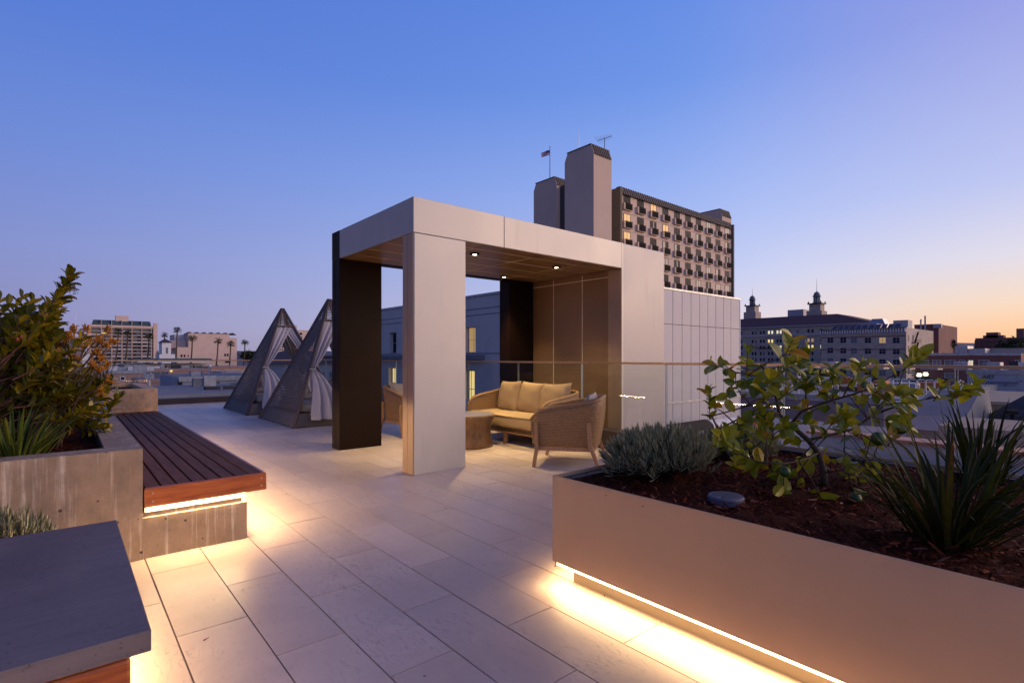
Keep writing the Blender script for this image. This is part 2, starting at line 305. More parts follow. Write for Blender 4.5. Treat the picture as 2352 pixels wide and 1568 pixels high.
# ================================================================= DECK
GX=5.72; YF=16.42
mb=MB(); rr=random.Random(3)
k0=-14
for k in range(k0,17):
    x0=.675+.2955*k; x1=x0+.2955
    if x0>GX-.14: break
    x1=min(x1,GX-.13)
    off=2.318 if k%2==0 else 1.876
    n=-5
    while True:
        y0=off+.883*n; y1=y0+.883; n+=1
        if y0>YF-.1: break
        y1=min(y1,YF-.13); g=.0032
        if y1-y0<.02: continue
        dz=rr.uniform(-.0012,.0012); a=rr.uniform(-.0018,.0018)
        b=len(mb.v); mb.box(x0+g,y0+g,-.03,x1-g,y1-g,0,rnd=rr.random())
        for i in (4,5): mb.v[b+i].z+=dz+a*.4
        for i in (6,7): mb.v[b+i].z+=dz-a*.4
struct(mb.build('deck_paving',M['tile']))
struct(MB().box(-8,-4,-.6,GX+.12,YF+.12,-.10).build('deck_slab',M['shadow']))

lt=MB(); r=random.Random(77)
for k in range(70):
    px,py=r.uniform(.4,4.5),r.uniform(1.6,9); a=r.uniform(0,6.3); l_=r.uniform(.004,.016)
    T=Matrix.Translation((px,py,.004))@Matrix.Rotation(a,4,'Z')
    lt.add([(-l_,-l_*.3,0),(l_,-l_*.2,.002),(l_*1.2,l_*.25,0),(-l_,l_*.3,.003)],[(0,1,2,3)],T,rnd=r.random())
tag(lt.build('leaf_litter',M['chip']),'tiny dry leaf bits scattered on the pale paving','litter',kind='stuff')
# ================================================================= GUARD RAIL
gr=thing('glass_guardrail','frameless clear glass guardrail with slim metal top rail along the deck edge','guardrail',(GX,2,0))
MB().box(GX-.13,-3.2,-.1,GX+.12,YF-.13,.25).build('curb',M['curb'],gr)
MB().box(-8,YF-.13,-.1,GX+.12,YF+.12,.155).build('curb',M['curb'],gr)
MB().box(GX-.028,-3.2,1.15,GX+.028,YF-.03,1.178).build('top_rail',M['rail'],gr)
MB().box(-8,YF-.028,1.135,GX+.028,YF+.028,1.163).build('top_rail',M['rail'],gr)
y=.95-1.402*3
while y<YF-.3:
    y1=min(y+1.402,YF-.03)
    g=MB().box(GX-.008,y+.012,.25,GX+.008,y1-.012,1.15).build('glass_panel',M['glass'],gr)
    MB().box(GX-.009,y1-.0115,.25,GX+.009,y1-.0085,1.15).box(GX-.009,y1+.0085,.25,GX+.009,y1+.0115,1.15).build('panel_edge',M['gedge'],g)
    y=y1
x=GX-.03
while x>-7.5:
    x0=x-1.402
    g=MB().box(x0+.012,YF-.008,.155,x-.012,YF+.008,1.135).build('glass_panel',M['glass'],gr); x=x0

# ================================================================= PAVILION
PX0,PX1,PX2,PX3,PXE=2.797,3.466,5.76,6.308,7.389
PY0,PY0b,PY1,PY1b=4.887,5.14,6.84,7.10
ZT,ZB=2.937,2.563
pv=thing('rooftop_pavilion','open metal clad pavilion with thick columns and a lit bronze ceiling on the deck','pavilion',(4.6,6,0))
g=.004
c=MB().box(PX0+.01,PY0,0,PX1,PY0b-.11,ZB-.006).build('column',M['clad'],pv,bevel=.004); tag(c,'pale cladded column nearest the bench')
MB().box(PX0,PY0+.012,.004,PX0+.0095,PY0+.125,ZB-.006).box(PX0,PY0+.131,.004,PX0+.0095,PY0b-.11,ZB-.006).build('return_panel',M['tan'],c)  # narrow face browner than the column front
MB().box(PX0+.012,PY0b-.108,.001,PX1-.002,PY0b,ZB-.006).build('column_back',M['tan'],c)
c=MB().box(PX0,PY1,0,PX1-.06,PY1b,ZB-.003).build('column',M['dark'],pv,bevel=.004); tag(c,'dark bronze column toward the cabanas')
MB().box(PX0-.003,PY1+.155,.003,PX0,PY1+.16,ZT).build('seam',M['shadow'],c)
c=MB().box(PX2,PY1,-.9,PX3,PY1b,ZB-.003).build('column',M['dark'],pv); tag(c,'dark bronze column behind the sofa')
# beams (fascia boxes)
b=MB().box(PX0,PY0,ZB,4.03,PY0b,ZT).box(4.037,PY0,ZB,PX3,PY0b,ZT).build('front_beam',M['clad'],pv,bevel=.003)
b=MB().box(PX0,PY0b+.005,ZB+.001,PX0+.25,PY1-.002,ZT-.001).build('side_beam',M['clad'],pv,bevel=.003)
MB().box(PX0,PY1,ZB,PX3,PY1b,ZT).build('rear_beam',M['dark'],pv)
MB().box(PX0+.25,PY0b,ZT-.12,PX3,PY1,ZT-.05).build('roof_deck',M['greyd'],pv)
ce=MB().box(PX0+.252,PY0b+.002,ZB+.012,PX3,PY1-.002,ZB+.03).build('ceiling',M['bronze'],pv)
# soffit cladding under beams + joints
so_=MB(); xs=[PX0+.02,PX1+.3,4.7,5.6,PX3-.01]; ys=[PY0+.02,PY0b,5.55,6.0,6.45,PY1-.01]
for i in range(4):
    for j in range(5): so_.box(xs[i]+.007,ys[j]+.007,ZB-.006,xs[i+1]-.007,ys[j+1]-.007,ZB-.0015)
so_.build('soffit_panel',M['bronze'],ce)
jm=MB()
for xx in xs[1:4]: jm.box(xx-.006,PY0b+.01,ZB-.0085,xx+.006,PY1-.02,ZB-.0065)
for yy in ys[1:5]: jm.box(PX0+.03,yy-.006,ZB-.0087,PX3-.02,yy+.006,ZB-.0067)
jm.build('joint_strip',M['joint'],ce)
# end volume beyond the rail
ev=MB().box(PX3+.02,PY0+.004,-.9,PXE,PY1b,ZT-.004).build('end_wall',M['frost'],pv,bevel=.004)
MB().box(PX3-.018,PY0+.004,-.9,PX3+.018,PY0b,ZB-.012).build('pier',M['tan'],pv)
iw=MB(); ys=[PY0b+.002,5.68,6.33,PY1-.002]
for j in range(3):
    iw.box(PX3,ys[j]+.008,-.9,PX3+.018,ys[j+1]-.008,2.452).box(PX3,ys[j]+.008,2.466,PX3+.018,ys[j+1]-.008,ZB-.012)
iw.build('inner_panel',M['bronze'],pv)
jm=MB().box(PX3-.003,PY0b,2.453,PX3-.001,PY1,2.465)
for yy in ys[1:3]: jm.box(PX3-.0032,yy-.006,-.9,PX3-.0012,yy+.006,ZB-.012)
jm.build('joint_strip',M['joint'],pv)
MB().box(PX3-.0185,PY0-.002,-.9,PX3+.0195,PY0+.0035,ZT).build('corner_trim',M['clad'],pv)
for i,(lx,ly) in enumerate([(3.95,5.37),(5.43,5.39),(5.43,6.58),(3.95,6.58)]):
    d=MB().lathe([(.062,ZB-.024),(.062,ZB-.0105)],(lx,ly,0),20).build('downlight',M['shadow'],pv,smooth=False)
    MB().lathe([(.026,ZB-.027),(.026,ZB-.0245)],(lx,ly,0),14).build('lens',M['lens'],d)
    ld=bpy.data.lights.new('downlight_lamp','SPOT'); ld.energy=150; ld.color=(1,.72,.34); ld.spot_size=R(86); ld.spot_blend=.75; ld.shadow_soft_size=.03
    lo=bpy.data.objects.new('downlight_lamp',ld); S.collection.objects.link(lo); lo.location=(lx-pv.location.x,ly-pv.location.y,ZB-.035); lo.parent=pv

def strip(name,p,q,parent,power,aim,width=.015,spread=165):
    """LED strip light: visible emissive bar p-q plus the light it gives off (area lamp along it, aimed at 'aim')"""
    p=Vector(p); q=Vector(q); ln=(q-p).length; mid_=(p+q)/2
    o=MB().bar(p,q,width,.014).build(name,M['led'],parent)
    ld=bpy.data.lights.new('led_light','AREA'); ld.shape='RECTANGLE'; ld.size=ln; ld.spread=R(spread); ld.size_y=width; ld.energy=power*ln; ld.color=(1,.65,.31)
    lo=bpy.data.objects.new('led_light',ld); S.collection.objects.link(lo)
    zax=-Vector(aim).normalized(); xax=(q-p).normalized(); yax=zax.cross(xax).normalized(); zax=xax.cross(yax)
    mt=Matrix((xax,yax,zax)).transposed().to_4x4(); mt.translation=mid_+Vector(aim).normalized()*.009-WL[parent.name]
    lo.matrix_local=mt; lo.parent=parent
    return o

# ================================================================= TIMBER BENCH + CONCRETE PLANTER (left)
cp=thing('concrete_planter','board formed concrete planter with shrubs behind the timber bench','planter',(-1,5,0))
BX0,BX1,BY0,BY1=.369,.962,3.951,9.5
w_=MB().box(-4,BY0,0,BX0,BY0+.18,.683).box(BX0-.18,BY0+.18,0,BX0,BY1,.683).box(-4,BY1-.18,0,BX0-.18,BY1,.683)
wo=w_.build('wall',M['conc'],cp)
for hx,hz in ((-.52,.42),(-2.1,.42)): MB().lathe([(.016,0),(.013,.002)],(0,0,0),14,Matrix.Translation((hx,BY0-.001,hz))@Matrix.Rotation(R(90),4,'X')).build('tie_hole',M['shadow'],wo)
def mulch(x0,y0,x1,y1,z,parent,nch,seed,amp=.018,skip=None):
    r=random.Random(seed); nx=max(4,int((x1-x0)/.06)); ny=max(4,int((y1-y0)/.06)); m=MB(); vs=[]; fs=[]
    for i in range(nx+1):
        for j in range(ny+1):
            vs.append((x0+(x1-x0)*i/nx,y0+(y1-y0)*j/ny,z+r.uniform(-amp,amp)+.012*math.sin(i*.7+j*.4)))
    for i in range(nx):
        for j in range(ny): a=i*(ny+1)+j; fs.append((a,a+ny+1,a+ny+2,a+1))
    m.add(vs,fs); o=m.build('mulch',M['mulch'],parent,smooth=True)
    c=MB()
    for i in range(nch):
        px,py=r.uniform(x0,x1),r.uniform(y0,y1); ln=r.uniform(.012,.05) if r.random()<.9 else r.uniform(.05,.09); wd=r.uniform(.003,.010)
        T=Matrix.Translation((px,py,z+r.uniform(0,.026)))@Matrix.Rotation(r.uniform(0,6.28),4,'Z')@Matrix.Rotation(r.gauss(0,.35),4,'Y')@Matrix.Rotation(r.uniform(-.6,.6),4,'X')
        c.add([(-ln/2,-wd/2,0),(0,-wd*.7,.002),(ln/2,-wd*.2,0),(ln/2,wd*.4,0),(0,wd*.6,.003),(-ln/2,wd/2,0)],[(0,1,4,5),(1,2,3,4)],T,rnd=r.random()**2)
    c.build('bark_chips',M['chip'],parent)['kind']='stuff'
    return o
mulch(-3.9,BY0+.18,BX0-.18,BY1-.18,.60,cp,2600,5)
lin_=MB().box(BX0-.185,BY0+.18,.56,BX0-.1805,BY1-.18,.655).build('liner',M['shadow'],cp)
bn=thing('timber_bench','long slatted timber bench on a concrete base with glowing light strip beneath','bench',(.7,6,0))
MB().box(BX0-.004,BY0+.0006,0,BX1,BY1,.255).box(BX0+.003,BY0+.02,.255,BX1-.03,BY1,.285).build('concrete_base',M['conc'],bn,bevel=.004)
TX1=1.084
fs=MB().box(BX0+.006,BY0-.012,.318,TX1,BY0+.014,.437).build('end_fascia',M['ipe'],bn,bevel=.008)
MB().box(TX1-.026,BY0+.016,.318,TX1,BY1,.437).build('side_fascia',M['ipe'],bn,bevel=.006)
MB().box(BX0+.012,BY0+.016,.30,BX0+.04,BY1,.40).box(.72,BY0+.02,.285,.76,BY1,.405).build('joist',M['shadow'],bn)
nb=8; wd=(TX1-.028-BX0-.01)/nb
for i in range(nb):
    xa=BX0+.01+wd*i; r=random.Random(i); ya=BY0+.016
    s_=MB()
    for yb in ([BY0+1.2+r.uniform(-.4,.9),BY0+3.1+r.uniform(-.5,.5),BY1] ): s_.box(xa+.006,ya,.412,xa+wd-.006,yb-.003,.438); ya=yb
    s_.build('slat',M['slats'],bn,bevel=.003)
for sx in (.42,1.05):
    for sz in (.352,.402): MB().lathe([(.006,0),(.005,.0015)],(0,0,0),10,Matrix.Translation((sx,BY0-.0125,sz))@Matrix.Rotation(R(90),4,'X')).build('screw',M['metal'],fs)
MB().box(BX0+.01,BY0+.004,.286,BX1-.02,BY0+.019,.294).build('led_profile',M['ledprofile'],bn)
strip('led_strip',(BX0+.012,BY0+.003,.305),(BX1-.01,BY0+.003,.305),bn,10,(0,-.6,-1))
strip('led_strip',(BX1-.012,BY0+.02,.292),(BX1-.012,BY1,.292),bn,14,(.9,0,-1),.016)

# second planter beyond the bench
p2=thing('concrete_planter','tan concrete planter box holding thin dark grass beyond the bench','planter',(0,10.5,0))
MB().box(-3,9.56,0,1.08,9.72,.769).box(.92,9.72,0,1.08,11.9,.769).box(-3,11.74,0,.92,11.9,.769).box(-3,9.72,0,-2.84,11.74,.769).build('wall',M['conc_tan_lit'],p2,bevel=.004)
mulch(-2.84,9.72,.92,11.74,.70,p2,300,8)
gg=MB(); r=random.Random(5)
for i in range(60):
    a=r.uniform(0,6.28); t_=r.uniform(.1,.5); hh=r.uniform(.35,.62); bx,by=.45+r.gauss(0,.05),10.5+r.gauss(0,.12)
    pts=[(bx+math.cos(a)*t_*hh*s**1.6,by+math.sin(a)*t_*hh*s**1.6,.70+hh*s) for s in (0,.35,.7,1)]
    gg.tube(pts,[.0035,.003,.002,.001],3,False)
tag(gg.build('grass_clump',M['shadow']),'sparse clump of thin dark grass in the tan concrete planter','grass clump')
tag(MB().box(.02,9.60,.769,.30,9.70,.80).box(.07,9.61,.80,.25,9.69,.83).build('plastic_fitting',M['white']),'small white plastic fitting on the tan planter rim','fitting')

# ================================================================= LOW STONE TABLE (lower left)
tb=thing('stone_table','grey stone slab table on a timber base in the lower left corner','table',(-.8,2.5,0))
MB().box(-2.2,1.863,.387,.195,3.229,.45).build('slab_top',M['slab'],tb,bevel=.003)
MB().box(-2.1,1.93,.12,.151,3.15,.352).build('timber_base',M['ipe'],tb,bevel=.01)
MB().box(-2.0,2.0,.352,.06,3.05,.387).build('spacer',M['shadow'],tb)
MB().box(-1.9,2.1,0,-.05,3.0,.12).build('plinth',M['conc'],tb)
strip('led_strip',(.13,1.98,.108),(.13,3.12,.108),tb,5,(.5,0,-1))
strip('led_strip',(-1.9,3.12,.108),(.10,3.12,.108),tb,9,(0,.8,-.45))
strip('led_strip',(-1.9,1.96,.108),(.10,1.96,.108),tb,12,(0,-.6,-1))

# ================================================================= LONG METAL PLANTER (right)
QX,QX1,QY,QZ0,QZ=2.077,4.08,2.093,.1115,.590
rp=thing('metal_planter','long champagne metal planter box glowing underneath in the right foreground','planter',(3,1,0))
q0=-2.6
MB().box(QX,q0,QZ0,QX+.006,QY,QZ).box(QX+.006,QY-.006,QZ0,QX1,QY,QZ).box(QX1-.006,q0,QZ0,QX1,QY-.006,QZ).box(QX+.006,q0,QZ0,QX1-.006,QY-.006,QZ0+.006).build('shell',M['planter'],rp,bevel=.0015)
MB().box(QX+.0065,QY-.075,QZ-.055,QX1-.0065,QY-.0065,QZ-.02).box(QX1-.075,q0,QZ-.055,QX1-.0065,QY-.075,QZ-.02).build('rim_lining',M['curb'],rp)
MB().box(2.158,q0+.1,0,QX1-.08,QY-.085,QZ0).build('plinth',M['plinth'],rp)
mulch(QX+.007,q0,QX1-.007,QY-.007,.545,rp,11000,11)
strip('led_strip',(2.0905,q0,.1055),(2.0905,QY-.03,.1055),rp,7,(-.6,0,-1),.018,140)
strip('led_strip',(2.12,QY-.016,.1055),(QX1-.1,QY-.016,.1055),rp,4,(0,.3,-1))
bl=MB(); bl.tube([(2.10,QY-.012,.108),(2.095,QY-.008,.088),(2.085,QY-.012,.082),(2.08,QY-.022,.092)],.0035,6)
bl.build('cable_end',M['shadow'],rp)
lid=thing('valve_box_lid','round dark plastic valve box lid sunk in the bark mulch','lid',(2.44,1.27,.55))
MB().lathe([(.083,.545),(.085,.572),(.078,.580)],(2.44,1.27,0),32).build('lid_disc',M['lid'],lid)
dt=MB()
for i in range(-6,7):
    for j in range(-6,7):
        if i*i+j*j<34 and not(i<-3 and abs(j)<2): dt.box(2.44+i*.0115-.003,1.27+j*.0115-.003,.580,2.44+i*.0115+.003,1.27+j*.0115+.003,.5825)
dt.build('grip_pattern',M['lid'],lid)
MB().lathe([(.008,.5802),(.008,.5815)],(2.383,1.255,0),12).build('lift_hole',M['shadow'],lid)

# ================================================================= FURNITURE
def cushion(w,h,t,sharp=2.6,n=14,seed=0,wr=.006):
    """knife-edge cushion, lying in XZ plane, thickness along Y, centred"""
    r=random.Random(seed); m=MB(); ph=[r.uniform(0,6) for _ in range(6)]
    def P(i,j,s):
        u=-1+2*i/n; v=-1+2*j/n; e=(1-abs(u)**sharp)*(1-abs(v)**sharp); e=max(e,0)**.55
        pin=1-.07*(1-abs(u)**2)*abs(v)**6; pin2=1-.07*(1-abs(v)**2)*abs(u)**6
        wv=wr*(math.sin(5*u+3*v+ph[0])+math.sin(9*v-4*u+ph[1])+.6*math.sin(14*u*v+ph[2]))*(abs(u*v)**.5)
        return (u*w/2*pin2,s*(t/2*e+wv*(e>0)),v*h/2*pin)
    for s in (-1,1):
        vs=[P(i,j,s) for i in range(n+1) for j in range(n+1)]
        fs=[]
        for i in range(n):
            for j in range(n):
                a=i*(n+1)+j; f=(a,a+n+1,a+n+2,a+1); fs.append(f if s<0 else f[::-1])
        m.add(vs,fs)
    return m
def put(mb_,T): 
    mb_.v=[T@v for v in mb_.v]; return mb_
def boxcushion(x0,y0,z0,x1,y1,z1): return MB().box(x0,y0,z0,x1,y1,z1)
def shell(w,d,z0,hf,hb,rad=.16,th=.045,taper=.04,lean=.05,arc=.55):
    """U-shaped woven shell, open to +y. arms at +-w/2, back at y=-d/2. Returns mesh with UVs"""
    path=[]; n=8
    for i in range(7): path.append((-w/2,d/2-(d-rad)*i/6))
    for i in range(1,n+1):
        a=math.pi/2*i/n; path.append((-w/2+rad-rad*math.cos(a),-d/2+rad-rad*math.sin(a)))
    nb_=max(4,int((w-2*rad)/.1))
    for i in range(1,nb_+1): path.append((-w/2+rad+(w-2*rad)*i/nb_,-d/2))
    for i in range(1,n+1):
        a=math.pi/2*i/n; path.append((w/2-rad+rad*math.sin(a),-d/2+rad-rad*math.cos(a)))
    for i in range(1,7): path.append((w/2,-d/2+rad+(d-rad)*i/6))
    m=MB(); K=8; cum=[0]
    for p,q in zip(path,path[1:]): cum.append(cum[-1]+math.hypot(q[0]-p[0],q[1]-p[1]))
    def top(x,y):
        s=(y+d/2)/d; s=min(max(s,0),1); h=hb+(hf-hb)*s**.9
        e=max(0,(s-.82)/.18); return h-.10*e*e
    def bot(x,y):
        s=(y+d/2)/d; e=max(0,(s-.82)/.18); return z0+.05*e*e
    for side in (0,1):
        vs=[];uvs=[]
        for i,(x,y) in enumerate(path):
            # inward normal
            p=path[max(i-1,0)]; q=path[min(i+1,len(path)-1)]; tx,ty=q[0]-p[0],q[1]-p[1]; l=math.hypot(tx,ty); nx,ny=-ty/l,tx/l
            for k in range(K+1):
                t=k/K; zt=top(x,y); zb=bot(x,y); z=zb+(zt-zb)*t
                o=side*th; bulge=.015*math.sin(math.pi*t)
                sx=1-taper*(1-t)*1.2/ (w) ; 
                X=x*sx+nx*(o-bulge if side==0 else o); Y=(y*(1-taper*(1-t))+ny*(o-bulge if side==0 else o))-lean*t*max(0,-(y/(d/2)))
                vs.append((X,Y,z)); uvs.append((z,cum[i]))
        fs=[];fu=[]
        for i in range(len(path)-1):
            for k in range(K):
                a=i*(K+1)+k; f=(a,a+K+1,a+K+2,a+1)
                if side: f=f[::-1]
                fs.append(f); fu.append([(uvs[c][1],uvs[c][0]) for c in f])
        b=len(m.v); m.add(vs,fs,uv=fu)
        if side==0: b0=b; uv0=uvs
    K1=K+1; n_=len(path); fs=[];fu=[]
    for i in range(n_-1):
        for kk in (K,0):
            a,b2,c_,d_=b0+i*K1+kk,b0+(i+1)*K1+kk,b+(i+1)*K1+kk,b+i*K1+kk
            f=(a,b2,c_,d_) if kk==K else (d_,c_,b2,a); m.f.append(list(f)); m.uv.append([(cum[i],0),(cum[i+1],0),(cum[i+1],.03),(cum[i],.03)]); m.rnd.append(0)
    for i in (0,n_-1):
        for k in range(K):
            a=b0+i*K1+k; c_=b+i*K1+k; f=(a,a+1,c_+1,c_); f=f[::-1] if i else f
            m.f.append(list(f)); m.uv.append([(0,k*.05),(0,k*.05+.05),(.03,k*.05+.05),(.03,k*.05)]); m.rnd.append(0)
    rim=[]
    for i,(x,y) in enumerate(path):
        p=path[max(i-1,0)]; q=path[min(i+1,n_-1)]; tx,ty=q[0]-p[0],q[1]-p[1]; l=math.hypot(tx,ty); nx,ny=-ty/l,tx/l
        rim.append((x+nx*th/2,y+ny*th/2-lean*max(0,-(y/(d/2))),top(x,y)+.004))
    return m,rim
def armchair(name,label,loc,rz):
    t=thing(name,label,'armchair',(0,0,0),0,'wicker armchairs round the stump table')
    w_,d_=.74,.74
    sh,rim=shell(w_,d_,.215,.62,.765,rad=.115)
    s_=sh.build('wicker_shell',M['wick'],t,smooth=True)
    MB().tube(rim,.027,8).build('woven_rim',M['rimw'],s_,smooth=True)
    MB().box(-.32,-.32,.215,.32,.36,.26).build('seat_base',M['wick'],t)
    MB().bar((-.34,-.33,.215),(-.34,.31,.215),.03,.045).bar((.34,-.33,.215),(.34,.31,.215),.03,.045).bar((-.34,.31,.21),(.34,.31,.21),.03,.04).bar((-.34,-.33,.21),(.34,-.33,.21),.03,.04).build('frame_rail',M['teak'],t)
    for sx in (-1,1):
        MB().bar((sx*.405,.30,.50),(sx*.397,.295,.22),.032,.04).bar((sx*.397,.295,.225),(sx*.375,.335,0),.032,.04).build('leg',M['teak'],t,bevel=.004)
        MB().bar((sx*.403,-.29,.52),(sx*.395,-.30,.28),.032,.042).bar((sx*.395,-.298,.285),(sx*.40,-.41,0),.032,.042).build('leg',M['teak'],t,bevel=.004)
    boxcushion(-.30,-.28,.26,.30,.36,.40).build('seat_cushion',M['cushg'],t,bevel=.035,smooth=True)
    T=Matrix.Translation((0,-.235,.60))@Matrix.Rotation(R(14),4,'X')
    put(cushion(.58,.46,.17,seed=3),T).build('back_cushion',M['cushg'],t,smooth=True)
    t.location=loc; t.rotation_euler=(0,0,rz); return t
a1=armchair('wicker_armchair','wicker armchair with pale cushion seen from its outer side beside the planter',(4.56,4.33,0),0)
a1.rotation_euler.z=math.atan2(.825,-.566)-R(90)
a2=copy_tree(a1,None,(4.33,7.56,0),R(180)); a2['label']='wicker armchair half hidden between the dark and the pale pavilion columns'

sf=thing('wicker_sofa','wicker sofa with three yellow lit back cushions under the pavilion','sofa')
sw,sd=1.66,.80
sh,rim=shell(sw,sd,.215,.60,.74,rad=.15,lean=.04)
s_=sh.build('wicker_shell',M['wick'],sf,smooth=True); MB().tube(rim,.027,8).build('woven_rim',M['rimw'],s_,smooth=True)
MB().box(-sw/2+.05,-sd/2+.05,.19,sw/2-.05,sd/2-.02,.245).build('seat_base',M['wick'],sf)
MB().bar((-sw/2+.05,sd/2-.05,.185),(sw/2-.05,sd/2-.05,.185),.03,.05).build('frame_rail',M['teak'],sf)
for lx in (-.74,0,.74):
    for ly in (-.33,.31): MB().bar((lx,ly,.19),(lx,ly,0),.055,.045).build('leg',M['teak'],sf,bevel=.004)
sc_=boxcushion(-sw/2+.055,-.33,.245,sw/2-.055,sd/2+.01,.42).build('seat_cushion',M['cush'],sf,bevel=.035,smooth=True)
MB().tube([(-sw/2+.06,sd/2+.012,.405),(-.3,sd/2+.014,.402),(.3,sd/2+.014,.405),(sw/2-.06,sd/2+.012,.402)],.006,5).build('piping',M['pipe'],sc_)
for i,(cx,rz_,rx_) in enumerate([(-.50,.10,14),(0,.0,15),(.50,-.12,13)]):
    T=Matrix.Translation((cx,-.20+.01*i,.625))@Matrix.Rotation(rz_,4,'Z')@Matrix.Rotation(R(rx_),4,'X')@Matrix.Rotation(R([3,-2,2][i]),4,'Y')
    put(cushion(.54,.50,.20,seed=10+i,wr=.008),T).build('back_cushion',M['cush'],sf,smooth=True)
sf.location=(5.18,5.87,0); sf.rotation_euler=(0,0,R(90))

st=MB(); prof=[(.33,0),(.335,.03),(.315,.12),(.30,.22),(.31,.32),(.345,.40),(.365,.44),(.355,.45)]
st.lathe(prof,(4.34,6.02,0),40,wob=.06)
stt=thing('stump_table','low table made of a solid brown tree stump before the sofa','table',(4.34,6.02,0))
st.build('stump',M['stump'],stt,smooth=True)
MB().lathe([(.345,.4505),(.340,.453)],(4.34,6.02,0),40,wob=.06).build('top_face',plain('stump_top',(.20,.17,.14),.35,0,.2,3),stt)

# ================================================================= WOVEN CABANAS
def cabana(label,cx,cy):
    A,Hh=1.035,2.40; t=thing('pyramid_cabana',label,'cabana',(cx,cy,0),0,'pyramid cabanas on the deck')
    def hw(z): return A*(1-z/(Hh*1.025))
    def W(face,u,z,o=0):           # point on slanted face; u metres from centre line; o outward offset
        d=hw(z)+o
        x,y={'L':(-d,-u),'R':(d,u),'F':(u,-d),'B':(-u,d)}[face]; return (cx+x,cy+y,z)
    sk=MB()
    for f in 'LRFB':
        h0,h1=hw(.02),hw(.235)
        sk.hexa([W(f,-h0,.02),W(f,h0,.02),W(f,h0,.02,-.03),W(f,-h0,.02,-.03)],[W(f,-h1,.235),W(f,h1,.235),W(f,h1,.235,-.03),W(f,-h1,.235,-.03)])
    sk.build('skirt',M['skirt'],t)
    for sx,sy in ((-1,-1),(1,-1),(1,1),(-1,1)):
        MB().bar((cx+sx*hw(0),cy+sy*hw(0),0.0),(cx+sx*.012,cy+sy*.012,Hh),.05,.05).build('corner_post',M['weave'],t)
    MB().lathe([(.05,Hh-.03),(.035,Hh+.012)],(cx,cy,0),8).build('cap',M['weave'],t)
    # woven sides: strands with staggered openings
    pitch=.048
    for f in 'LR':
        wv=MB(); z=.25; k=0
        while z<2.24:
            h=hw(z)-.02; h2=hw(z+pitch)-.02
            wv.bar(W(f,-h,z,.004),W(f,h,z,.004),.012,.015)
            u=-h+.035+(.033 if k%2 else 0)
            while u<h-.03 and z+pitch<2.24:
                if abs(u)<h2: wv.bar(W(f,u,z,.007),W(f,u,z+pitch,.007),.030,.006)
                u+=.066
            z+=pitch; k+=1
        wv.build('woven_side',M['weave'],t)
    zv=1.98
    for f in 'FB':
        vg=MB(); h=hw(zv); vg.bar(W(f,-h,zv),W(f,h,zv),.03,.035)
        z=zv+.035
        while z<2.3: hh=hw(z)-.015; vg.bar(W(f,-hh,z),W(f,hh,z),.018,.012); z+=.032
        vg.bar(W(f,0,zv),W(f,0,2.34),.02,.02)
        vg.build('vent_grille',M['weave'],t)
    MB().box(cx-.80,cy-.80,.16,cx+.80,cy+.80,.24).build('platform',M['skirt'],t)
    MB().box(cx-.76,cy-.76,.24,cx+.76,cy+.76,.39).build('mattress',M['cushg'],t,bevel=.05,smooth=True)
    MB().box(cx-.70,cy+.38,.38,cx-.1,cy+.72,.50).build('pillow',M['cushg'],t,bevel=.05,smooth=True)
    for f in 'FB':
        for sd_ in (-1,1):
            cu=MB(); nv,ns=34,26; vs=[]; fs_=[]; zt=zv-.01; ztie=1.02; zb=.13 if sd_<0 else .42
            for j in range(nv+1):
                t_=j/nv; z=zt+(zb-zt)*t_
                post=hw(max(z,.25))-.035
                if z>ztie:
                    q=(zt-z)/(zt-ztie); inner_top=-(.10) if True else 0
                    wt=hw(zt)*1.35 if sd_<0 else hw(zt)*.9
                    wid=(post-(hw(zt)-.035))+wt; tie_w=.045
                    wid=(wt+(post-hw(zt)+.03)*.18)*(1-q)**.75+tie_w
                    # outer edge follows post, inner edge runs to tie
                    amp=.022+.03*q; yo=-.02
                else:
                    q=(ztie-z)/(ztie-zb); wid=.05+.56*q**.7; amp=.03+.03*q; yo=-.02-(.14*q if sd_<0 else -.1*q)
                    post=hw(ztie)-.035+ (hw(max(z,.25))-hw(ztie))*.55*q**.8 
                for i in range(ns+1):
                    s_=i/ns; u=sd_*(post-wid*s_)
                    fold=amp*math.sin(s_*math.pi*2*2.6+(1.2*q)+cx)*min(1,.35+q)+amp*.3*math.sin(s_*23+q*2)
                    o_=-.035+fold
                    if z<=ztie: o_+= .18*q if sd_<0 else (hw(ztie+(z-ztie)*.5)-hw(z))
                    vs.append(W(f,u,z,o_))
            for j in range(nv):
                for i in range(ns): a=j*(ns+1)+i; fs_.append((a,a+1,a+ns+2,a+ns+1))
            cu.add(vs,fs_); o=cu.build('curtain',M['curt'],t,smooth=True)
            so2=o.modifiers.new('thick','SOLIDIFY'); so2.thickness=.004
            MB().bar(W(f,sd_*(hw(ztie)-.10),ztie,.01),W(f,sd_*(hw(ztie)+.01),ztie,.01),.05,.022).build('tie_back',M['curt'],o)
    return t
cabana('woven pyramid cabana with tied white curtains, farther from the pavilion',3.99,13.2)
cabana('woven pyramid cabana with tied white curtains, right beside the dark column',4.07,10.47)
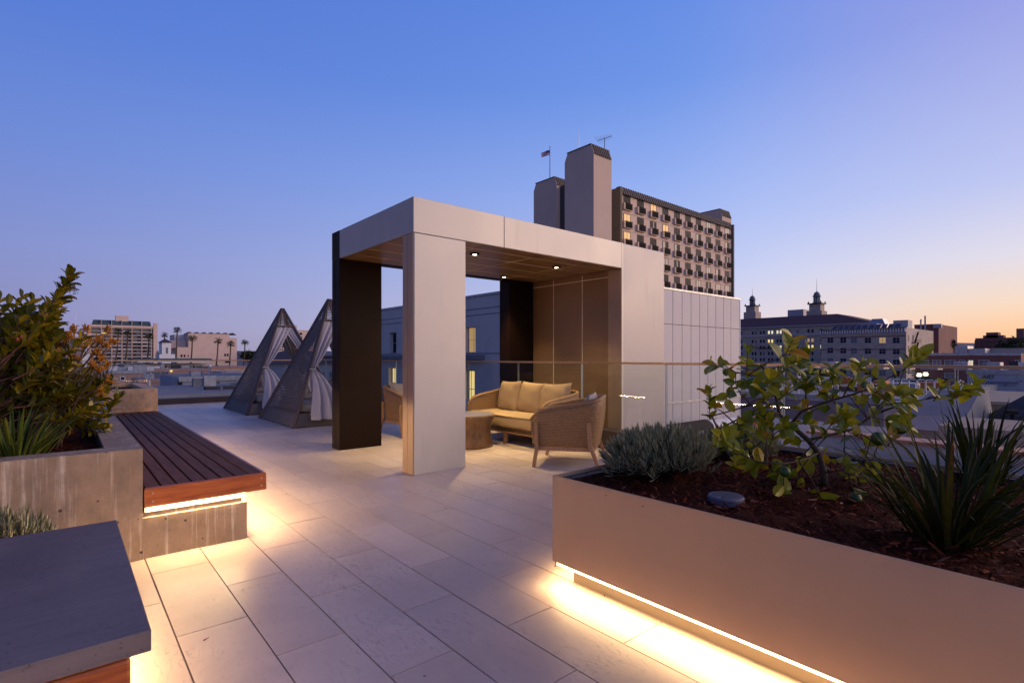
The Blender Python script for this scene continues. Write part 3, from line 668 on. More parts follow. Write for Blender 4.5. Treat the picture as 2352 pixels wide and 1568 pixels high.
# ================================================================= PLANTS
def leaf(m,p,dr,up,ln,wd,curl=.25,fold=.25,r=random,base=.18,seg=4,rnd=None,shape='obo'):
    """one leaf blade: midrib folded, curled; p base point, dr direction, up approx normal"""
    d=Vector(dr).normalized(); u=Vector(up); u=(u-d*u.dot(d)); u=u.normalized() if u.length>1e-3 else d.orthogonal().normalized(); s=d.cross(u)
    vs=[];fs=[]
    def pf(t):
        if shape=='ell': return math.sin(math.pi*t**.85)**.75
        if shape=='obo': return math.sin(math.pi*t**1.35)**.8+.06*(1-t)
        return 0
    if shape in('ell','obo'): seg=6; PR=[max(.08,pf(k/seg)) for k in range(seg+1)]
    prof={'obo':[.12,.62,.95,.88,.0],'lan':[.3,.9,1,.6,.0],'ell':[.15,.8,1,.72,.0],'strap':[.7,.95,1,.75,.0]}[shape]
    if shape in('ell','obo'): prof=PR
    pos=Vector(p); dd=d.copy(); uu=u.copy(); a=-curl/seg
    for k in range(seg+1):
        w_=wd/2*prof[k]; c=pos-uu*0
        if k<seg: vs+= [c+s*w_+uu*w_*fold*1.6, c, c-s*w_+uu*w_*fold*1.6]
        else: vs+=[c]
        q=Matrix.Rotation(a,3,s); dd=q@dd; uu=q@uu; pos=pos+dd*ln/seg
    for k in range(seg-1):
        b=k*3; fs+=[(b,b+3,b+4,b+1),(b+1,b+4,b+5,b+2)]
    b=(seg-1)*3; fs+=[(b,b+3,b+1),(b+1,b+3,b+2)]
    m.add(vs,fs,rnd=r.random() if rnd is None else rnd)
def sph(r): 
    v=Vector((r.gauss(0,1),r.gauss(0,1),r.gauss(0,1))); return v.normalized()
def spray(lm,bm_,path,r,n,ln,wd,tilt=.9,tipw=5,shape='obo',rad=.005,start=.25,jit=.2):
    """leaves spiralling along the outer part of a twig, rosette at the tip"""
    path=[Vector(p) for p in path]; bm_.tube(path,[rad*(1-.6*i/(len(path)-1)) for i in range(len(path))],5,False)
    tot=len(path)-1; ga=r.uniform(0,6)
    for k in range(n):
        t=start+(1-start)*(k/(n-1))**.8; f=t*tot; i=min(int(f),tot-1); p=path[i].lerp(path[i+1],f-i); d=(path[i+1]-path[i]).normalized()
        ga+=2.4; a=d.orthogonal().normalized(); b=d.cross(a); side=a*math.cos(ga)+b*math.sin(ga)
        tl=tilt*(1.15-.55*t)+r.uniform(-jit,jit)
        dr=d*math.cos(tl)+side*math.sin(tl); sc=r.uniform(.7,1.1)
        leaf(lm,p,dr+Vector((0,0,r.uniform(-.12,.18))),d*.8+Vector((0,0,.5)),ln*sc,wd*sc,r.uniform(.1,.6),r.uniform(.1,.35),r,shape=shape)

# ---- strawberry tree shrub (left): twigs whose tips are placed through space
def wpt(px,py,d): x,y=xy(px,d); return Vector((x,y,zat(py,d)))
ab=thing('evergreen_shrub','tall evergreen shrub with broad olive leaves and drooping pink berries, far left in concrete planter','shrub',(-.55,4.75,.6))
lm=MB(); bk=MB(); r=random.Random(21)
root=Vector((-.62,4.75,.58))
tips=[(160,640,3.9),(150,668,3.92),(138,700,3.92),(122,740,3.95),(95,765,4.0),(50,680,4.3),(20,700,4.2),(75,690,4.2),(5,760,3.9),(40,760,3.9),(70,735,3.8),(100,800,3.9),(60,820,3.8),(20,830,3.7),(110,700,4.1),(35,720,4.0),(0,690,4.5),(90,850,3.8),(140,830,3.9),(0,880,3.7),(50,880,3.8),(150,880,3.9),(190,860,3.95),(215,880,4.0),(190,905,3.95),(130,905,3.8),(80,910,3.8),(30,920,3.7),(230,915,4.0),(170,930,4.0),(95,780,4.3),(130,770,4.1),(60,790,4.4),(15,800,4.4),(110,860,4.3),(165,850,4.4),(30,860,4.4),(80,745,4.5),(-20,760,4.2),(-30,830,3.9),(125,720,4.0),(100,720,4.15),(60,705,4.0),(30,780,3.6),(75,870,3.55),(120,815,3.6)]
base_tips=list(tips)
for k in range(70):
    a_,b_=r.choice(base_tips),r.choice(base_tips[:30]); q_=r.uniform(.0,.6)
    tips.append((a_[0]*(1-q_)+b_[0]*q_-r.uniform(0,18),a_[1]*(1-q_)+b_[1]*q_+r.uniform(4,55),3.6+r.random()*.9))
for k in range(55): tips.append((r.uniform(-30,235),r.uniform(870,985)-.0*k,3.75+r.random()*.8))
for i,(px,py,d) in enumerate(tips):
    tip=wpt(px,py,d); mid_=root.lerp(tip,.55)+Vector((r.uniform(-.1,.1),r.uniform(-.1,.1),r.uniform(-.02,.12)))
    if i<len(base_tips): bk.tube([root,root.lerp(mid_,.5)+Vector((0,0,.05)),mid_],[.007,.005,.004],6,False)
    out_=(tip-mid_).normalized(); 
    nl=17; q=[mid_.lerp(tip,.25),mid_.lerp(tip,.6)+Vector((0,0,-.02)),tip]
    spray(lm,bk,q,r,nl,.105,.048,1.0,shape='obo',rad=.006,start=.3)
# the long upright shoot
q=[wpt(98,850,3.95),wpt(112,780,3.95),wpt(125,720,3.93),wpt(145,670,3.9),wpt(162,632,3.88)]
spray(lm,bk,q,r,54,.11,.044,.85,rad=.008,start=.12)
# low spray over the bench rim
for qq in ([wpt(150,960,3.9),wpt(195,955,3.95),wpt(240,960,4.0),wpt(272,912,4.05)],[wpt(150,950,3.9),wpt(200,900,3.95),wpt(245,880,4.0)],[wpt(120,960,3.8),wpt(180,975,3.9),wpt(238,985,3.95)]):
    spray(lm,bk,qq,r,30,.10,.042,.95,rad=.006,start=.3)
lm.build('foliage',M['arb'],ab,smooth=False); bk.build('stems',M['redbark'],ab,smooth=True)
for (px,py,d,n_,pink) in ((35,765,3.62,14,1),(168,655,3.86,10,0),(145,790,3.85,12,0),(2,740,3.7,8,0),(120,805,3.75,6,1)):
    m=MB(); bb=MB(); p0=wpt(px,py,d)
    for k in range(n_):
        a=r.uniform(-1,1.3); l_=r.uniform(.04,.10); sx=Vector((RT[0],RT[1],0))
        pts=[p0+sx*(a*l_*s)+Vector((0,0,.02*math.sin(s*2.4)-l_*s*s*.9))+Vector((FW[0],FW[1],0))*r.uniform(-.01,.01) for s in (0,.35,.7,1)]
        m.tube(pts,[.0016,.0014,.0012,.001],4,False)
        for s in (1,.75,.5) if not pink else (1,.9):
            c=pts[3].lerp(pts[2],(1-s)*2); rd=(.0075 if pink and r.random()<.5 else .0035)
            bb.lathe([(rd*.3,-rd),(rd*.9,-rd*.5),(rd,0),(rd*.9,rd*.5),(rd*.3,rd)],c,7)
    cl=m.build('flower_cluster',M['yellow'] if pink else M['bark'],ab); bb.build('berries',M['berry'] if pink else M['bark'],cl)

# ---- kangaroo paw flowers
kp=thing('kangaroo_paw','orange kangaroo paw flower stalks among the leaves, left of the apartment tower view','flower',(-.25,4.85,.6))
sm=MB(); fm=MB(); r=random.Random(4)
bx,by=-.15,5.0
def paw(p,d,s,r):
    for k in range(7):
        ga=r.uniform(0,6.28); a=d.orthogonal().normalized(); b=d.cross(a); dr=d*.75+(a*math.cos(ga)+b*math.sin(ga))*.7
        q=p+d*(k-3)*s*.22
        fm.tube([q,q+dr*s*.55,q+dr*s+Vector((0,0,.004))],[s*.08,s*.17,s*.10],5,True)
        for e in range(3):
            v=(dr+sph(r)*.7).normalized(); leaf(fm,q+dr*s*.95,v,sph(r),s*.5,s*.22,.3,.2,r,shape='lan')
stalks=[((215,725+60,4.2)),((232,800,4.2)),((212,812,4.1)),((190,800,4.15)),((205,845,4.05)),((236,842,4.15)),((178,778,4.25)),((140,800,4.2)),((150,780,4.2)),((130,820,4.1)),((165,830,4.1)),((222,855,4.05)),((200,790,4.3)),((238,765,4.3)),((250,790,4.3)),((226,830,4.2)),((196,765,4.25)),((160,765,4.3)),((240,880,4.15)),((218,905,4.1))]
for (px,py,d) in stalks:
    tip=wpt(px+6,py-4,d-.32); base=Vector((bx+r.uniform(-.15,.15),by+r.uniform(-.1,.1),.6)); md=base.lerp(tip,.6)+Vector((r.uniform(-.03,.03),0,.03))
    sm.tube([base,md,tip],[.005,.004,.003],5,False)
    for k in range(3):
        s_=.55+.2*k; p=base.lerp(tip,s_) if k<2 else tip; dv=((tip-md).normalized()+sph(r)*.35).normalized()
        e=tip+sph(r)*.025 if k<2 else tip
        if k<2: sm.tube([md.lerp(tip,.5),e],[.003,.002],4,False)
        paw(e,dv,.026,r)
sm.build('stems',M['bark'],kp); fm.build('flowers',M['paw'],kp)

# ---- strappy plants
def flax(name,label,cx,cy,z,n,hmin,hmax,wd,spread,seed,group=None,droop=.9,lean=(0,0),mt='flax'):
    t=thing(name,label,'plant',(cx,cy,z),0,group); m=MB(); r=random.Random(seed)
    for i in range(n):
        a=r.uniform(0,2*math.pi); sp=r.uniform(.05,1)**.8*spread; h=r.uniform(hmin,hmax); w_=wd*r.uniform(.7,1.15)
        p=Vector((cx+math.cos(a)*.11*r.random(),cy+math.sin(a)*.11*r.random(),z-.02)); seg=8
        d=Vector((math.cos(a)*sp+lean[0],math.sin(a)*sp+lean[1],1)).normalized(); out=Vector((math.cos(a),math.sin(a),0)); s=Vector((-math.sin(a),math.cos(a),0)); tw=r.uniform(-.8,.8); s=(s*math.cos(tw)+out*math.sin(tw))
        vs=[];fs=[]; dr=r.uniform(.1,1)**2*droop
        for k in range(seg+1):
            q=k/seg; w2=w_/2*(.75+.5*q if q<.4 else (1-((q-.4)/.6)**2.2)*.95); n_=d.cross(s)
            if k<seg: vs+=[p+s*w2+n_*w2*.35,p,p-s*w2+n_*w2*.35]
            else: vs+=[p]
            d=(d+out*dr*.16*q*1.4+Vector((0,0,-dr*.20*q*q*1.6))).normalized(); p=p+d*h/seg
        for k in range(seg-1): b=k*3; fs+=[(b,b+3,b+4,b+1),(b+1,b+4,b+5,b+2)]
        b=(seg-1)*3; fs+=[(b,b+3,b+1),(b+1,b+3,b+2)]
        m.add(vs,fs,rnd=r.random())
    m.build('leaves',M[mt],t); return t
flax('flax_plant','large clump of long strap leaves in front of the metal planter, near right edge',2.56,.45,.545,130,.26,.64,.018,1.15,3,'strap leaved plants',1.5)
flax('flax_plant','dark strap leaved clump at the back right corner of the metal planter',3.88,.55,.545,85,.28,.54,.016,.8,9,'strap leaved plants',1.0)
flax('flax_plant','low strap leaved clump in the near corner of the concrete planter',-.22,4.33,.60,85,.24,.44,.020,.8,12,'strap leaved plants',.9,(0,0),'strap')
flax('flax_plant','strap leaved clump at the far left edge of the concrete planter',-.55,4.30,.60,70,.24,.44,.020,.8,13,'strap leaved plants',.9,(0,0),'strap')

# ---- lavender
def lavender(label,cx,cy,z,rx,ry,h,nst,seed,ln=.03):
    t=thing('lavender_bush',label,'bush',(cx,cy,z),0,'lavender bushes'); m=MB(); b_=MB(); r=random.Random(seed)
    for i in range(nst):
        a=r.uniform(0,6.283); rr_=math.sqrt(r.random()); el=(1-rr_**2.2)
        tip=Vector((cx+math.cos(a)*rr_*rx,cy+math.sin(a)*rr_*ry,z+.02+h*(el**.6)*r.uniform(.75,1.05)+.04*rr_))
        base=Vector((cx+math.cos(a)*rr_*rx*.25,cy+math.sin(a)*rr_*ry*.25,z))
        mid_=base.lerp(tip,.6)+Vector((math.cos(a)*.03,math.sin(a)*.03,-.01)); d=(tip-mid_).normalized()+Vector((0,0,.35)); d.normalize()
        s0=tip-d*.07; b_.tube([base,mid_,s0,tip],[.003,.0025,.002,.0012],3,False)
        ga=0
        for k in range(15):
            q=k/14; p=s0.lerp(tip,q); ga+=2.4; aa=d.orthogonal().normalized(); bb=d.cross(aa); sd=aa*math.cos(ga)+bb*math.sin(ga)
            tl=1.1-.75*q; leaf(m,p,d*math.cos(tl)+sd*math.sin(tl),d,ln*r.uniform(.8,1.4),.0065,-.5,.1,r,shape='strap',seg=4,rnd=r.random())
    m.build('leaves',M['lav'],t); b_.build('stems',M['bark'],t); return t
lavender('big grey green lavender bush at the near corner of the metal planter',2.72,1.83,.545,.43,.29,.24,430,31,.046)
lavender('darker lavender bush at the back of the planter behind the big one',3.62,1.80,.545,.34,.26,.18,300,32,.036)
lavender('silvery needle leaved bush poking up behind the stone slab table',-.24,3.56,.10,.25,.15,.37,220,33,.045)

# ---- citrus tree
ct=thing('lime_tree','small crooked lime tree with yellow green leaves and green fruit in the metal planter','tree',(3.15,1.08,.54))
bk=MB(); lm=MB(); r=random.Random(17); C0=2.85
def w3(px,py,d): return wpt(px,py,d)
trunk=[Vector((3.15,1.08,.54)),w3(1893,1085,2.86),w3(1880,1040,2.88),w3(1856,1010,2.88),w3(1815,975,2.88)]
bk.tube(trunk,[.020,.017,.015,.014,.011],8)
for q in ([w3(1893,1128,2.86),w3(1860,1128,2.80),w3(1820,1135,2.72)],[w3(1893,1128,2.86),w3(1915,1136,2.76),w3(1940,1140,2.70)]): bk.tube(q,[.012,.008,.003],6)
mains=[([w3(1815,975,2.88),w3(1790,950,2.87),w3(1780,900,2.85),w3(1760,850,2.85),w3(1745,838,2.85)],.009),
 ([w3(1815,975,2.88),w3(1840,945,2.82),w3(1890,925,2.78),w3(1960,905,2.75),w3(2015,885,2.72)],.008),
 ([w3(1856,1010,2.88),w3(1900,1000,2.95),w3(1960,985,3.0),w3(2010,950,3.0),w3(2060,900,3.0)],.009),
 ([w3(2010,950,3.0),w3(2080,925,2.95),w3(2150,912,2.9),w3(2205,908,2.88)],.006),
 ([w3(1790,950,2.87),w3(1740,940,2.8),w3(1700,960,2.8),w3(1650,985,2.78)],.007),
 ([w3(1780,905,2.85),w3(1740,925,2.75),w3(1690,940,2.72),w3(1635,955,2.7)],.006),
 ([w3(1770,870,2.85),w3(1720,860,2.8),w3(1690,855,2.8),w3(1665,840,2.8)],.005),
 ([w3(1880,1040,2.88),w3(1850,1055,2.75),w3(1800,1065,2.65),w3(1740,1060,2.6)],.006),
 ([w3(1893,1085,2.86),w3(1930,1080,2.75),w3(1985,1100,2.65)],.005),
 ([w3(1780,900,2.85),w3(1800,850,2.85),w3(1798,812,2.87)],.005),
 ([w3(1960,985,3.0),w3(2000,1010,2.9),w3(2060,1030,2.85)],.005)]
for p,rd in mains: bk.tube(p,[rd*(1-.5*i/(len(p)-1)) for i in range(len(p))],6)
def twig(p,d,ln,n,ls=.062,start=.15):
    d=Vector(d).normalized(); q=[p,p+d*ln*.5+Vector((0,0,r.uniform(-.01,.02))),p+d*ln+Vector((0,0,r.uniform(-.01,.03)))]
    spray(lm,bk,q,r,n,ls,ls*.60,1.0,shape='ell',rad=.003,start=.05,jit=.45)
spots=[(1630,950),(1640,935),(1700,905),(1690,880),(1660,845),(1715,845),(1735,880),(1755,915),(1730,940),(1700,985),(1665,1000),(1650,1000),(1690,1010),(1775,930),(1790,870),(1800,840),(1798,820),(1830,880),(1850,905),(1870,860),(1835,840),(1900,925),(1930,890),(1960,870),(1990,880),(2005,865),(1915,895),(1870,940),(1800,975),(1775,1000),(1830,1020),(1850,975),(1900,990),(1940,960),(1965,1000),(1990,1030),(2020,930),(2010,960),(2050,930),(2060,895),(2065,860),(2080,845),(2040,900),(2090,925),(2075,960),(2150,912),(2215,905),(2060,1000),(1750,1065),(1780,1085),(1730,1080),(1830,1095),(1850,1110),(1800,1120),(1980,1085),(1960,1130),(2000,1070),(1900,1070),(1680,1040),(1725,1030),(1760,1010),(1880,1130),(1940,1040),(2030,1010),(1860,1050),(1745,860),(1775,900),(1810,905),(1880,900),(2000,905),(1985,945)]
import itertools
allp=[(q[0].lerp(q[1],t)) for p,_ in mains for q in zip(p,p[1:]) for t in (0,.33,.66,1)]+trunk[2:]
for (px,py) in spots:
    d=2.82+r.uniform(-.28,.26); p=w3(px,py,d); near=min(allp,key=lambda k:(k-p).length)
    dv=(p-near); 
    if dv.length>.05: bk.tube([near,near.lerp(p,.6)+Vector((0,0,.01)),p],[.004,.003,.0025],5,False)
    dv=(dv.normalized() if dv.length>.02 else Vector((0,0,1)))+Vector((0,0,.45))+sph(r)*.45
    twig(p-dv.normalized()*.03,dv,r.uniform(.09,.17),r.randint(6,9),r.uniform(.066,.10))
twig(w3(2170,910,2.88),(RT[0],RT[1],.1),.10,9,.085)
lm.build('foliage',M['citrus'],ct); bk.build('branches',M['bark'],ct,smooth=True)
for (px,py,d,rd) in ((1858,876,2.75,.033),(2017,1007,2.6,.033),(2068,981,2.85,.036),(1782,882,2.95,.03),(1938,938,2.9,.02),(1655,828,2.8,.016),(1965,1170-25,2.55,.028),(1803,1083,2.5,.024),(1713,1000,2.7,.012)):
    c=w3(px,py,d); m=MB(); m.lathe([(rd*math.sin(math.pi*k/10)+.0004,-rd*1.06*math.cos(math.pi*k/10)) for k in range(11)],c,16); m.build('lime',M['lime'],ct,smooth=True)
# ================================================================= THE CITY
G=-19
struct(MB().quad((-4000,-4000,G),(4000,-4000,G),(4000,4000,G),(-4000,4000,G)).build('ground',M['ground']))
# distant hills, haze put into their blue grey colour
hm=MB(); r=random.Random(2); n=120; R0=3200; vs=[];fs=[]
for i in range(n+1):
    a=R(-30)+R(150)*i/n; hh=30+38*(math.sin(a*3+1)*.5+.5)+14*math.sin(a*11)+6*math.sin(a*37)
    vs+=[(R0*math.cos(a),R0*math.sin(a),G),((R0+300)*math.cos(a),(R0+300)*math.sin(a),hh*.55),((R0+700)*math.cos(a),(R0+700)*math.sin(a),hh),((R0+760)*math.cos(a),(R0+760)*math.sin(a),G)]
for i in range(n):
    for k in range(3): fs.append((i*4+k,i*4+4+k,i*4+5+k,i*4+k+1))
hm.add(vs,fs); struct(hm.build('hills',M['hill'],smooth=True))

class Bld:
    """box building on the street grid. side 'Y': shown face is plane y=c between pixels (facing -Y); side 'X': plane x=c (facing -X)"""
    def __init__(s,name,label,cat,side,c,pa,pb,ytop,mat,back,zb=None,group=None,ref=None,parapet=.3,pmat=None):
        s.side,s.c=side,c; zb=G if zb is None else zb
        if side=='Y': s.a,s.b=XatY(pa,c),XatY(pb,c)
        else: s.a,s.b=YatX(pa,c),YatX(pb,c)
        s.lo,s.hi=min(s.a,s.b),max(s.a,s.b); ref=ref if ref is not None else pa
        s.zt=zat(ytop,s.d(ref)); s.zb=zb; s.back=back
        loc=((s.lo+s.hi)/2,c+back/2,zb) if side=='Y' else (c+back/2,(s.lo+s.hi)/2,zb)
        s.t=thing(name,label,cat,loc,0,group)
        s.wall=s.mb(MB(),s.lo,s.hi,0,back,zb,s.zt).build('wall',mat,s.t)
        if parapet:
            e=.15; s.mb(MB(),s.lo+e,s.hi-e,e,back-e,s.zt,s.zt+.04).build('roof_surface',M['roof'],s.t)
            if s.zt<1.2 and (s.hi-s.lo)>4:
                q=random.Random(int(s.c*7+pa)); 
                for k in range(min(12,4+int((s.hi-s.lo)/5))):
                    u_=q.uniform(s.lo+.5,s.hi-2); v_=q.uniform(.8,max(1,back*.8)); w1=q.uniform(.4,1.8); hh=q.uniform(.25,1.0)
                    if q.random()<.45: s.mb(MB(),u_,u_+w1,v_,v_+q.uniform(.4,1.2),s.zt+.04,s.zt+hh).build('roof_unit',M[q.choice(['metal','greyd','roofd','frame','white'])],s.t)
                    else:
                        p_=(u_,s.c+v_) if s.side=='Y' else (s.c+v_,u_); MB().tube([p_+(s.zt,),p_+(s.zt+hh*.9,)],.09,6).build('vent_pipe',M[q.choice(['metal','greyd'])],s.t)
            s.mb(MB(),s.lo-.08,s.hi+.08,-.08,.12,s.zt-parapet,s.zt+.12).build('parapet',pmat or mat,s.t)
    def d(s,px):
        return dep(XatY(px,s.c),s.c) if s.side=='Y' else dep(s.c,YatX(px,s.c))
    def u(s,px): return XatY(px,s.c) if s.side=='Y' else YatX(px,s.c)
    def z(s,px,py): return zat(py,s.d(px))
    def mb(s,m,u0,u1,v0,v1,z0,z1):      # v = distance behind the face
        return m.box(u0,s.c+v0,z0,u1,s.c+v1,z1) if s.side=='Y' else m.box(s.c+v0,u0,z0,s.c+v1,u1,z1)
    def win(s,u0,u1,z0,z1,kind='wdark',fr='frame',fw=.08,mull=1,name='window',rec=False,bar=1):
        if u0>u1: u0,u1=u1,u0
        f=MB()
        for a in ((u0,u1,z0,z0+fw),(u0,u1,z1-fw,z1),(u0,u0+fw,z0+fw,z1-fw),(u1-fw,u1,z0+fw,z1-fw)): s.mb(f,a[0],a[1],-.06,.02,a[2],a[3])
        for k in range(mull): um=u0+(u1-u0)*(k+1)/(mull+1); s.mb(f,um-fw*.3,um+fw*.3,-.05,.02,z0+fw,z1-fw)
        if bar: s.mb(f,u0+fw,u1-fw,-.045,.02,(z0+z1)/2-fw*.3,(z0+z1)/2+fw*.3)
        fo=f.build(name,M[fr],s.t); s.mb(MB(),u0+fw*.5,u1-fw*.5,-.03,.01,z0+fw*.5,z1-fw*.5).build('pane',M[kind],fo); return fo
    def wpx(s,x0,y0,x1,y1,kind='wdark',**k):
        xm=(x0+x1)/2; return s.win(s.u(x0),s.u(x1),s.z(xm,y1),s.z(xm,y0),kind,**k)
    def simple(s,x0,y0,x1,y1,name,mat,v0=-.05,v1=.02):
        xm=(x0+x1)/2; a,b=sorted((s.u(x0),s.u(x1))); return s.mb(MB(),a,b,v0,v1,s.z(xm,y1),s.z(xm,y0)).build(name,mat,s.t)
def z7(x,y): return ((1460+x/3.266)/1.2245,(380+y/3.266)/1.2245)

# ---- tall hotel with stair towers behind the pavilion (faces -Y wing)
cx1,cy1=xy(1425,83); Yw=cy1; ztw=zat(430.4,83)
bh=Bld('apartment_tower','tan high rise block with tall blank stair tower and rows of small balconies','building','Y',Yw,1425,1680,441,M['towerl'],16,ref=1425,parapet=0)
zt=bh.zt; t=bh.t
# mansard
def mans(m,u0,u1,y0,z0,h,out=.55,x_axis=True):
    m.hexa([(u0,y0,z0),(u1,y0,z0),(u1,y0+1.2,z0),(u0,y0+1.2,z0)],[(u0,y0+.0+.5,z0+h),(u1,y0+.5,z0+h),(u1,y0+1.2,z0+h),(u0,y0+1.2,z0+h)])
m=MB(); mans(m,bh.lo+.02,bh.hi,Yw-.35,zt-.3,1.25); 
xx=bh.lo+.4
while xx<bh.hi: m.bar((xx,Yw-.40,zt-.3),(xx,Yw+.12,zt+.98),.07,.07); xx+=.62
m.build('mansard_roof',M['mans'],t)
MB().box(bh.lo-.5,Yw-.4,G,bh.lo-.004,Yw+16,zt+.6).build('end_wall',M['olive'],t)
MB().box(bh.hi+.004,Yw-.4,G,bh.hi+.4,Yw+16,zt+.6).build('end_wall',M['olive'],t)
r=random.Random(8); cols=[990,1118,1235,1348,1455,1555,1650,1738,1825,1910]
ubase=[bh.u(z7(c,0)[0]) for c in cols]; step=(ubase[-1]-ubase[0])/9; z1st=bh.z(z7(990,560)[0],z7(990,560)[1])
WW,WH=1.75,2.2
rail_proto=None
for ri in range(9):
    zt_=z1st-2.86*ri
    s_=MB().box(bh.lo,Yw-.05,zt_-2.75,bh.hi,Yw-.002,zt_-2.62).build('floor_band',M['towerl'],t)
    for ci in range(10):
        u0=ubase[0]+step*ci-WW/2; kind='wdark'
        rv=r.random()
        if ci>=7: kind=r.choice(['wmid','wmid','wdark']) if ri>2 else r.choice(['wmid','wdark'])
        elif rv<.08: kind='wmid'
        elif rv<.10: kind='wlit3'
        f=bh.win(u0,u0+WW,zt_-WH,zt_,kind,'dframe',.07,1,bar=0)
        # curtain leaf on half of pane
        if r.random()<.2: MB().box(u0+.1+(.95 if r.random()<.5 else 0),Yw-.045,zt_-WH+.1,u0+.1+.65,Yw-.032,zt_-.1).build('curtain',M['wmid'],f)
        rl=MB(); z0=zt_-WH-.05
        for k in range(9): xk=u0+.05+k*(WW-.0)/8; rl.box(xk-.02,Yw-.42,z0,xk+.02,Yw-.38,z0+.98)
        rl.box(u0,Yw-.43,z0+.94,u0+WW+.1,Yw-.37,z0+1.0).box(u0,Yw-.43,z0,u0+WW+.1,Yw-.37,z0+.06).box(u0+.02,Yw-.395,z0+.05,u0+WW,Yw-.385,z0+.9)
        b=rl.build('balcony_railing',M['railing'],t)
        MB().box(u0-.28,Yw-.40,z0-.12,u0-.02,Yw-.06,z0+.95).box(u0-.25,Yw-.36,z0-.12,u0+WW+.1,Yw-.06,z0-.05).build('balcony_end',M['towerl'],b)
# stair tower
tx,ty=xy(1363.6,76); ztt=zat(329,76)
MB().box(tx-.0,ty,G,tx+4.05,ty+5.78,ztt-1.2).build('stair_tower',M['tower'],t)
def chamf_cap(x0,x1,y0,y1,z0,h,parent,o=.0):
    # long blank side keeps full height, mansard on the -Y side with chamfered corners
    c=MB().add([(x0,y0,z0),(x1,y0,z0),(x1,y1,z0),(x0,y1,z0),(x0,y0+.5,z0+h),(x1,y0+.5,z0+h),(x1,y1-.6,z0+h),(x0,y1-.6,z0+h)],[(3,2,1,0),(4,5,6,7),(0,1,5,4),(1,2,6,5),(2,3,7,6),(3,0,4,7)]).build('tower_cap',M['tower'],parent)
    m=MB(); m.hexa([(x0+.12,y0-.12,z0-.3),(x1-.12,y0-.12,z0-.3),(x1-.12,y0+.4,z0-.3),(x0+.12,y0+.4,z0-.3)],[(x0+.12,y0+.38,z0+h-.02),(x1-.12,y0+.38,z0+h-.02),(x1-.12,y0+.6,z0+h-.02),(x0+.12,y0+.6,z0+h-.02)])
    xx=x0+.3
    while xx<x1-.2: m.bar((xx,y0-.16,z0-.3),(xx,y0+.36,z0+h),.07,.07); xx+=.45
    m.build('mansard_roof',M['mans'],parent)
    MB().box(x0-.1,y0+.45,z0+h,x1+.1,y1-.5,z0+h+.12).build('cap_flashing',M['mans'],parent)
chamf_cap(tx,tx+4.05,ty,ty+5.78,ztt-1.2,1.2,t)
sx_,sy_=xy(1278.6,90); zs=zat(404.9,90)
MB().box(sx_,sy_,G,sx_+6.5,sy_+5.78,zs-1.2).build('stair_tower',M['tower'],t); chamf_cap(sx_,sx_+6.5,sy_,sy_+5.78,zs-1.2,1.2,t)
MB().box(sx_+.8,sy_-2,G,sx_+8,sy_,zs-1.6).build('rear_wing',M['mans'],t)
for k in range(4): MB().box(sx_+1.5,sy_-2.06,zs-9-2.86*k,sx_+3.2,sy_-2,zs-7.3-2.86*k).build('window',M[['wlit','wdark','wdark','wlit3'][k]],t)
fx,fy=xy(1658.7,112); zf=zat(479,112)
MB().box(fx,fy,G,fx+4,fy+9,zf-1.2).build('stair_tower',M['tower'],t); chamf_cap(fx,fx+4,fy,fy+9,zf-1.2,1.2,t)
# flagpole + flag
px_,py_=xy(1263,92); zb_=zat(400,92); ztp=zat(338,92)
fl=thing('flagpole','flagpole with striped flag on top of the high rise','flagpole',(px_,py_,zs))
MB().tube([(px_,py_,zs-.2),(px_,py_,ztp)],[.07,.045],8).lathe([(.03,ztp),(.1,ztp+.08),(.03,ztp+.16)],(px_,py_,0),8).build('pole',M['mans'],fl)
red=plain('flag_red',(.45,.05,.07),.8); whi=plain('flag_white',(.7,.66,.72),.8); blu=plain('flag_blue',(.03,.04,.18),.8)
ax=Vector((-RT[0],-RT[1],0)); nx_=Vector((-FW[0],-FW[1],0))
def fpt(u,v): return Vector((px_,py_,ztp-.55))+ax*(u*1.5)+Vector((0,0,-.18*u*u-v*.95*(1-.15*u)-.25*u))+nx_*(.14*math.sin(u*6))
for nme,mt_,cells in (('flag_stripes_red',red,[i for i in range(0,13,2)]),('flag_stripes_white',whi,[i for i in range(1,13,2)])):
    m=MB()
    for i in cells:
        for k in range(12):
            if i<7 and k<5: continue
            a,b=k/12,(k+1)/12; m.quad(fpt(a,(i)/13),fpt(a,(i+1)/13),fpt(b,(i+1)/13),fpt(b,i/13))
    o=m.build('flag',mt_,fl); o.modifiers.new('t','SOLIDIFY').thickness=.01
m=MB()
for k in range(5): a,b=k/12,(k+1)/12; m.quad(fpt(a,0),fpt(a,7/13),fpt(b,7/13),fpt(b,0))
o=m.build('canton',blu,fl); o.modifiers.new('t','SOLIDIFY').thickness=.012
st=MB()
for i in range(5):
    for j in range(4):
        c=fpt(.04+i*.085,.06+j*.13); c=c+nx_*.02; st.add([c+ax*.018,c+Vector((0,0,.018)),c-ax*.018,c-Vector((0,0,.018))],[(0,1,2,3)])
st.build('stars',whi,fl)
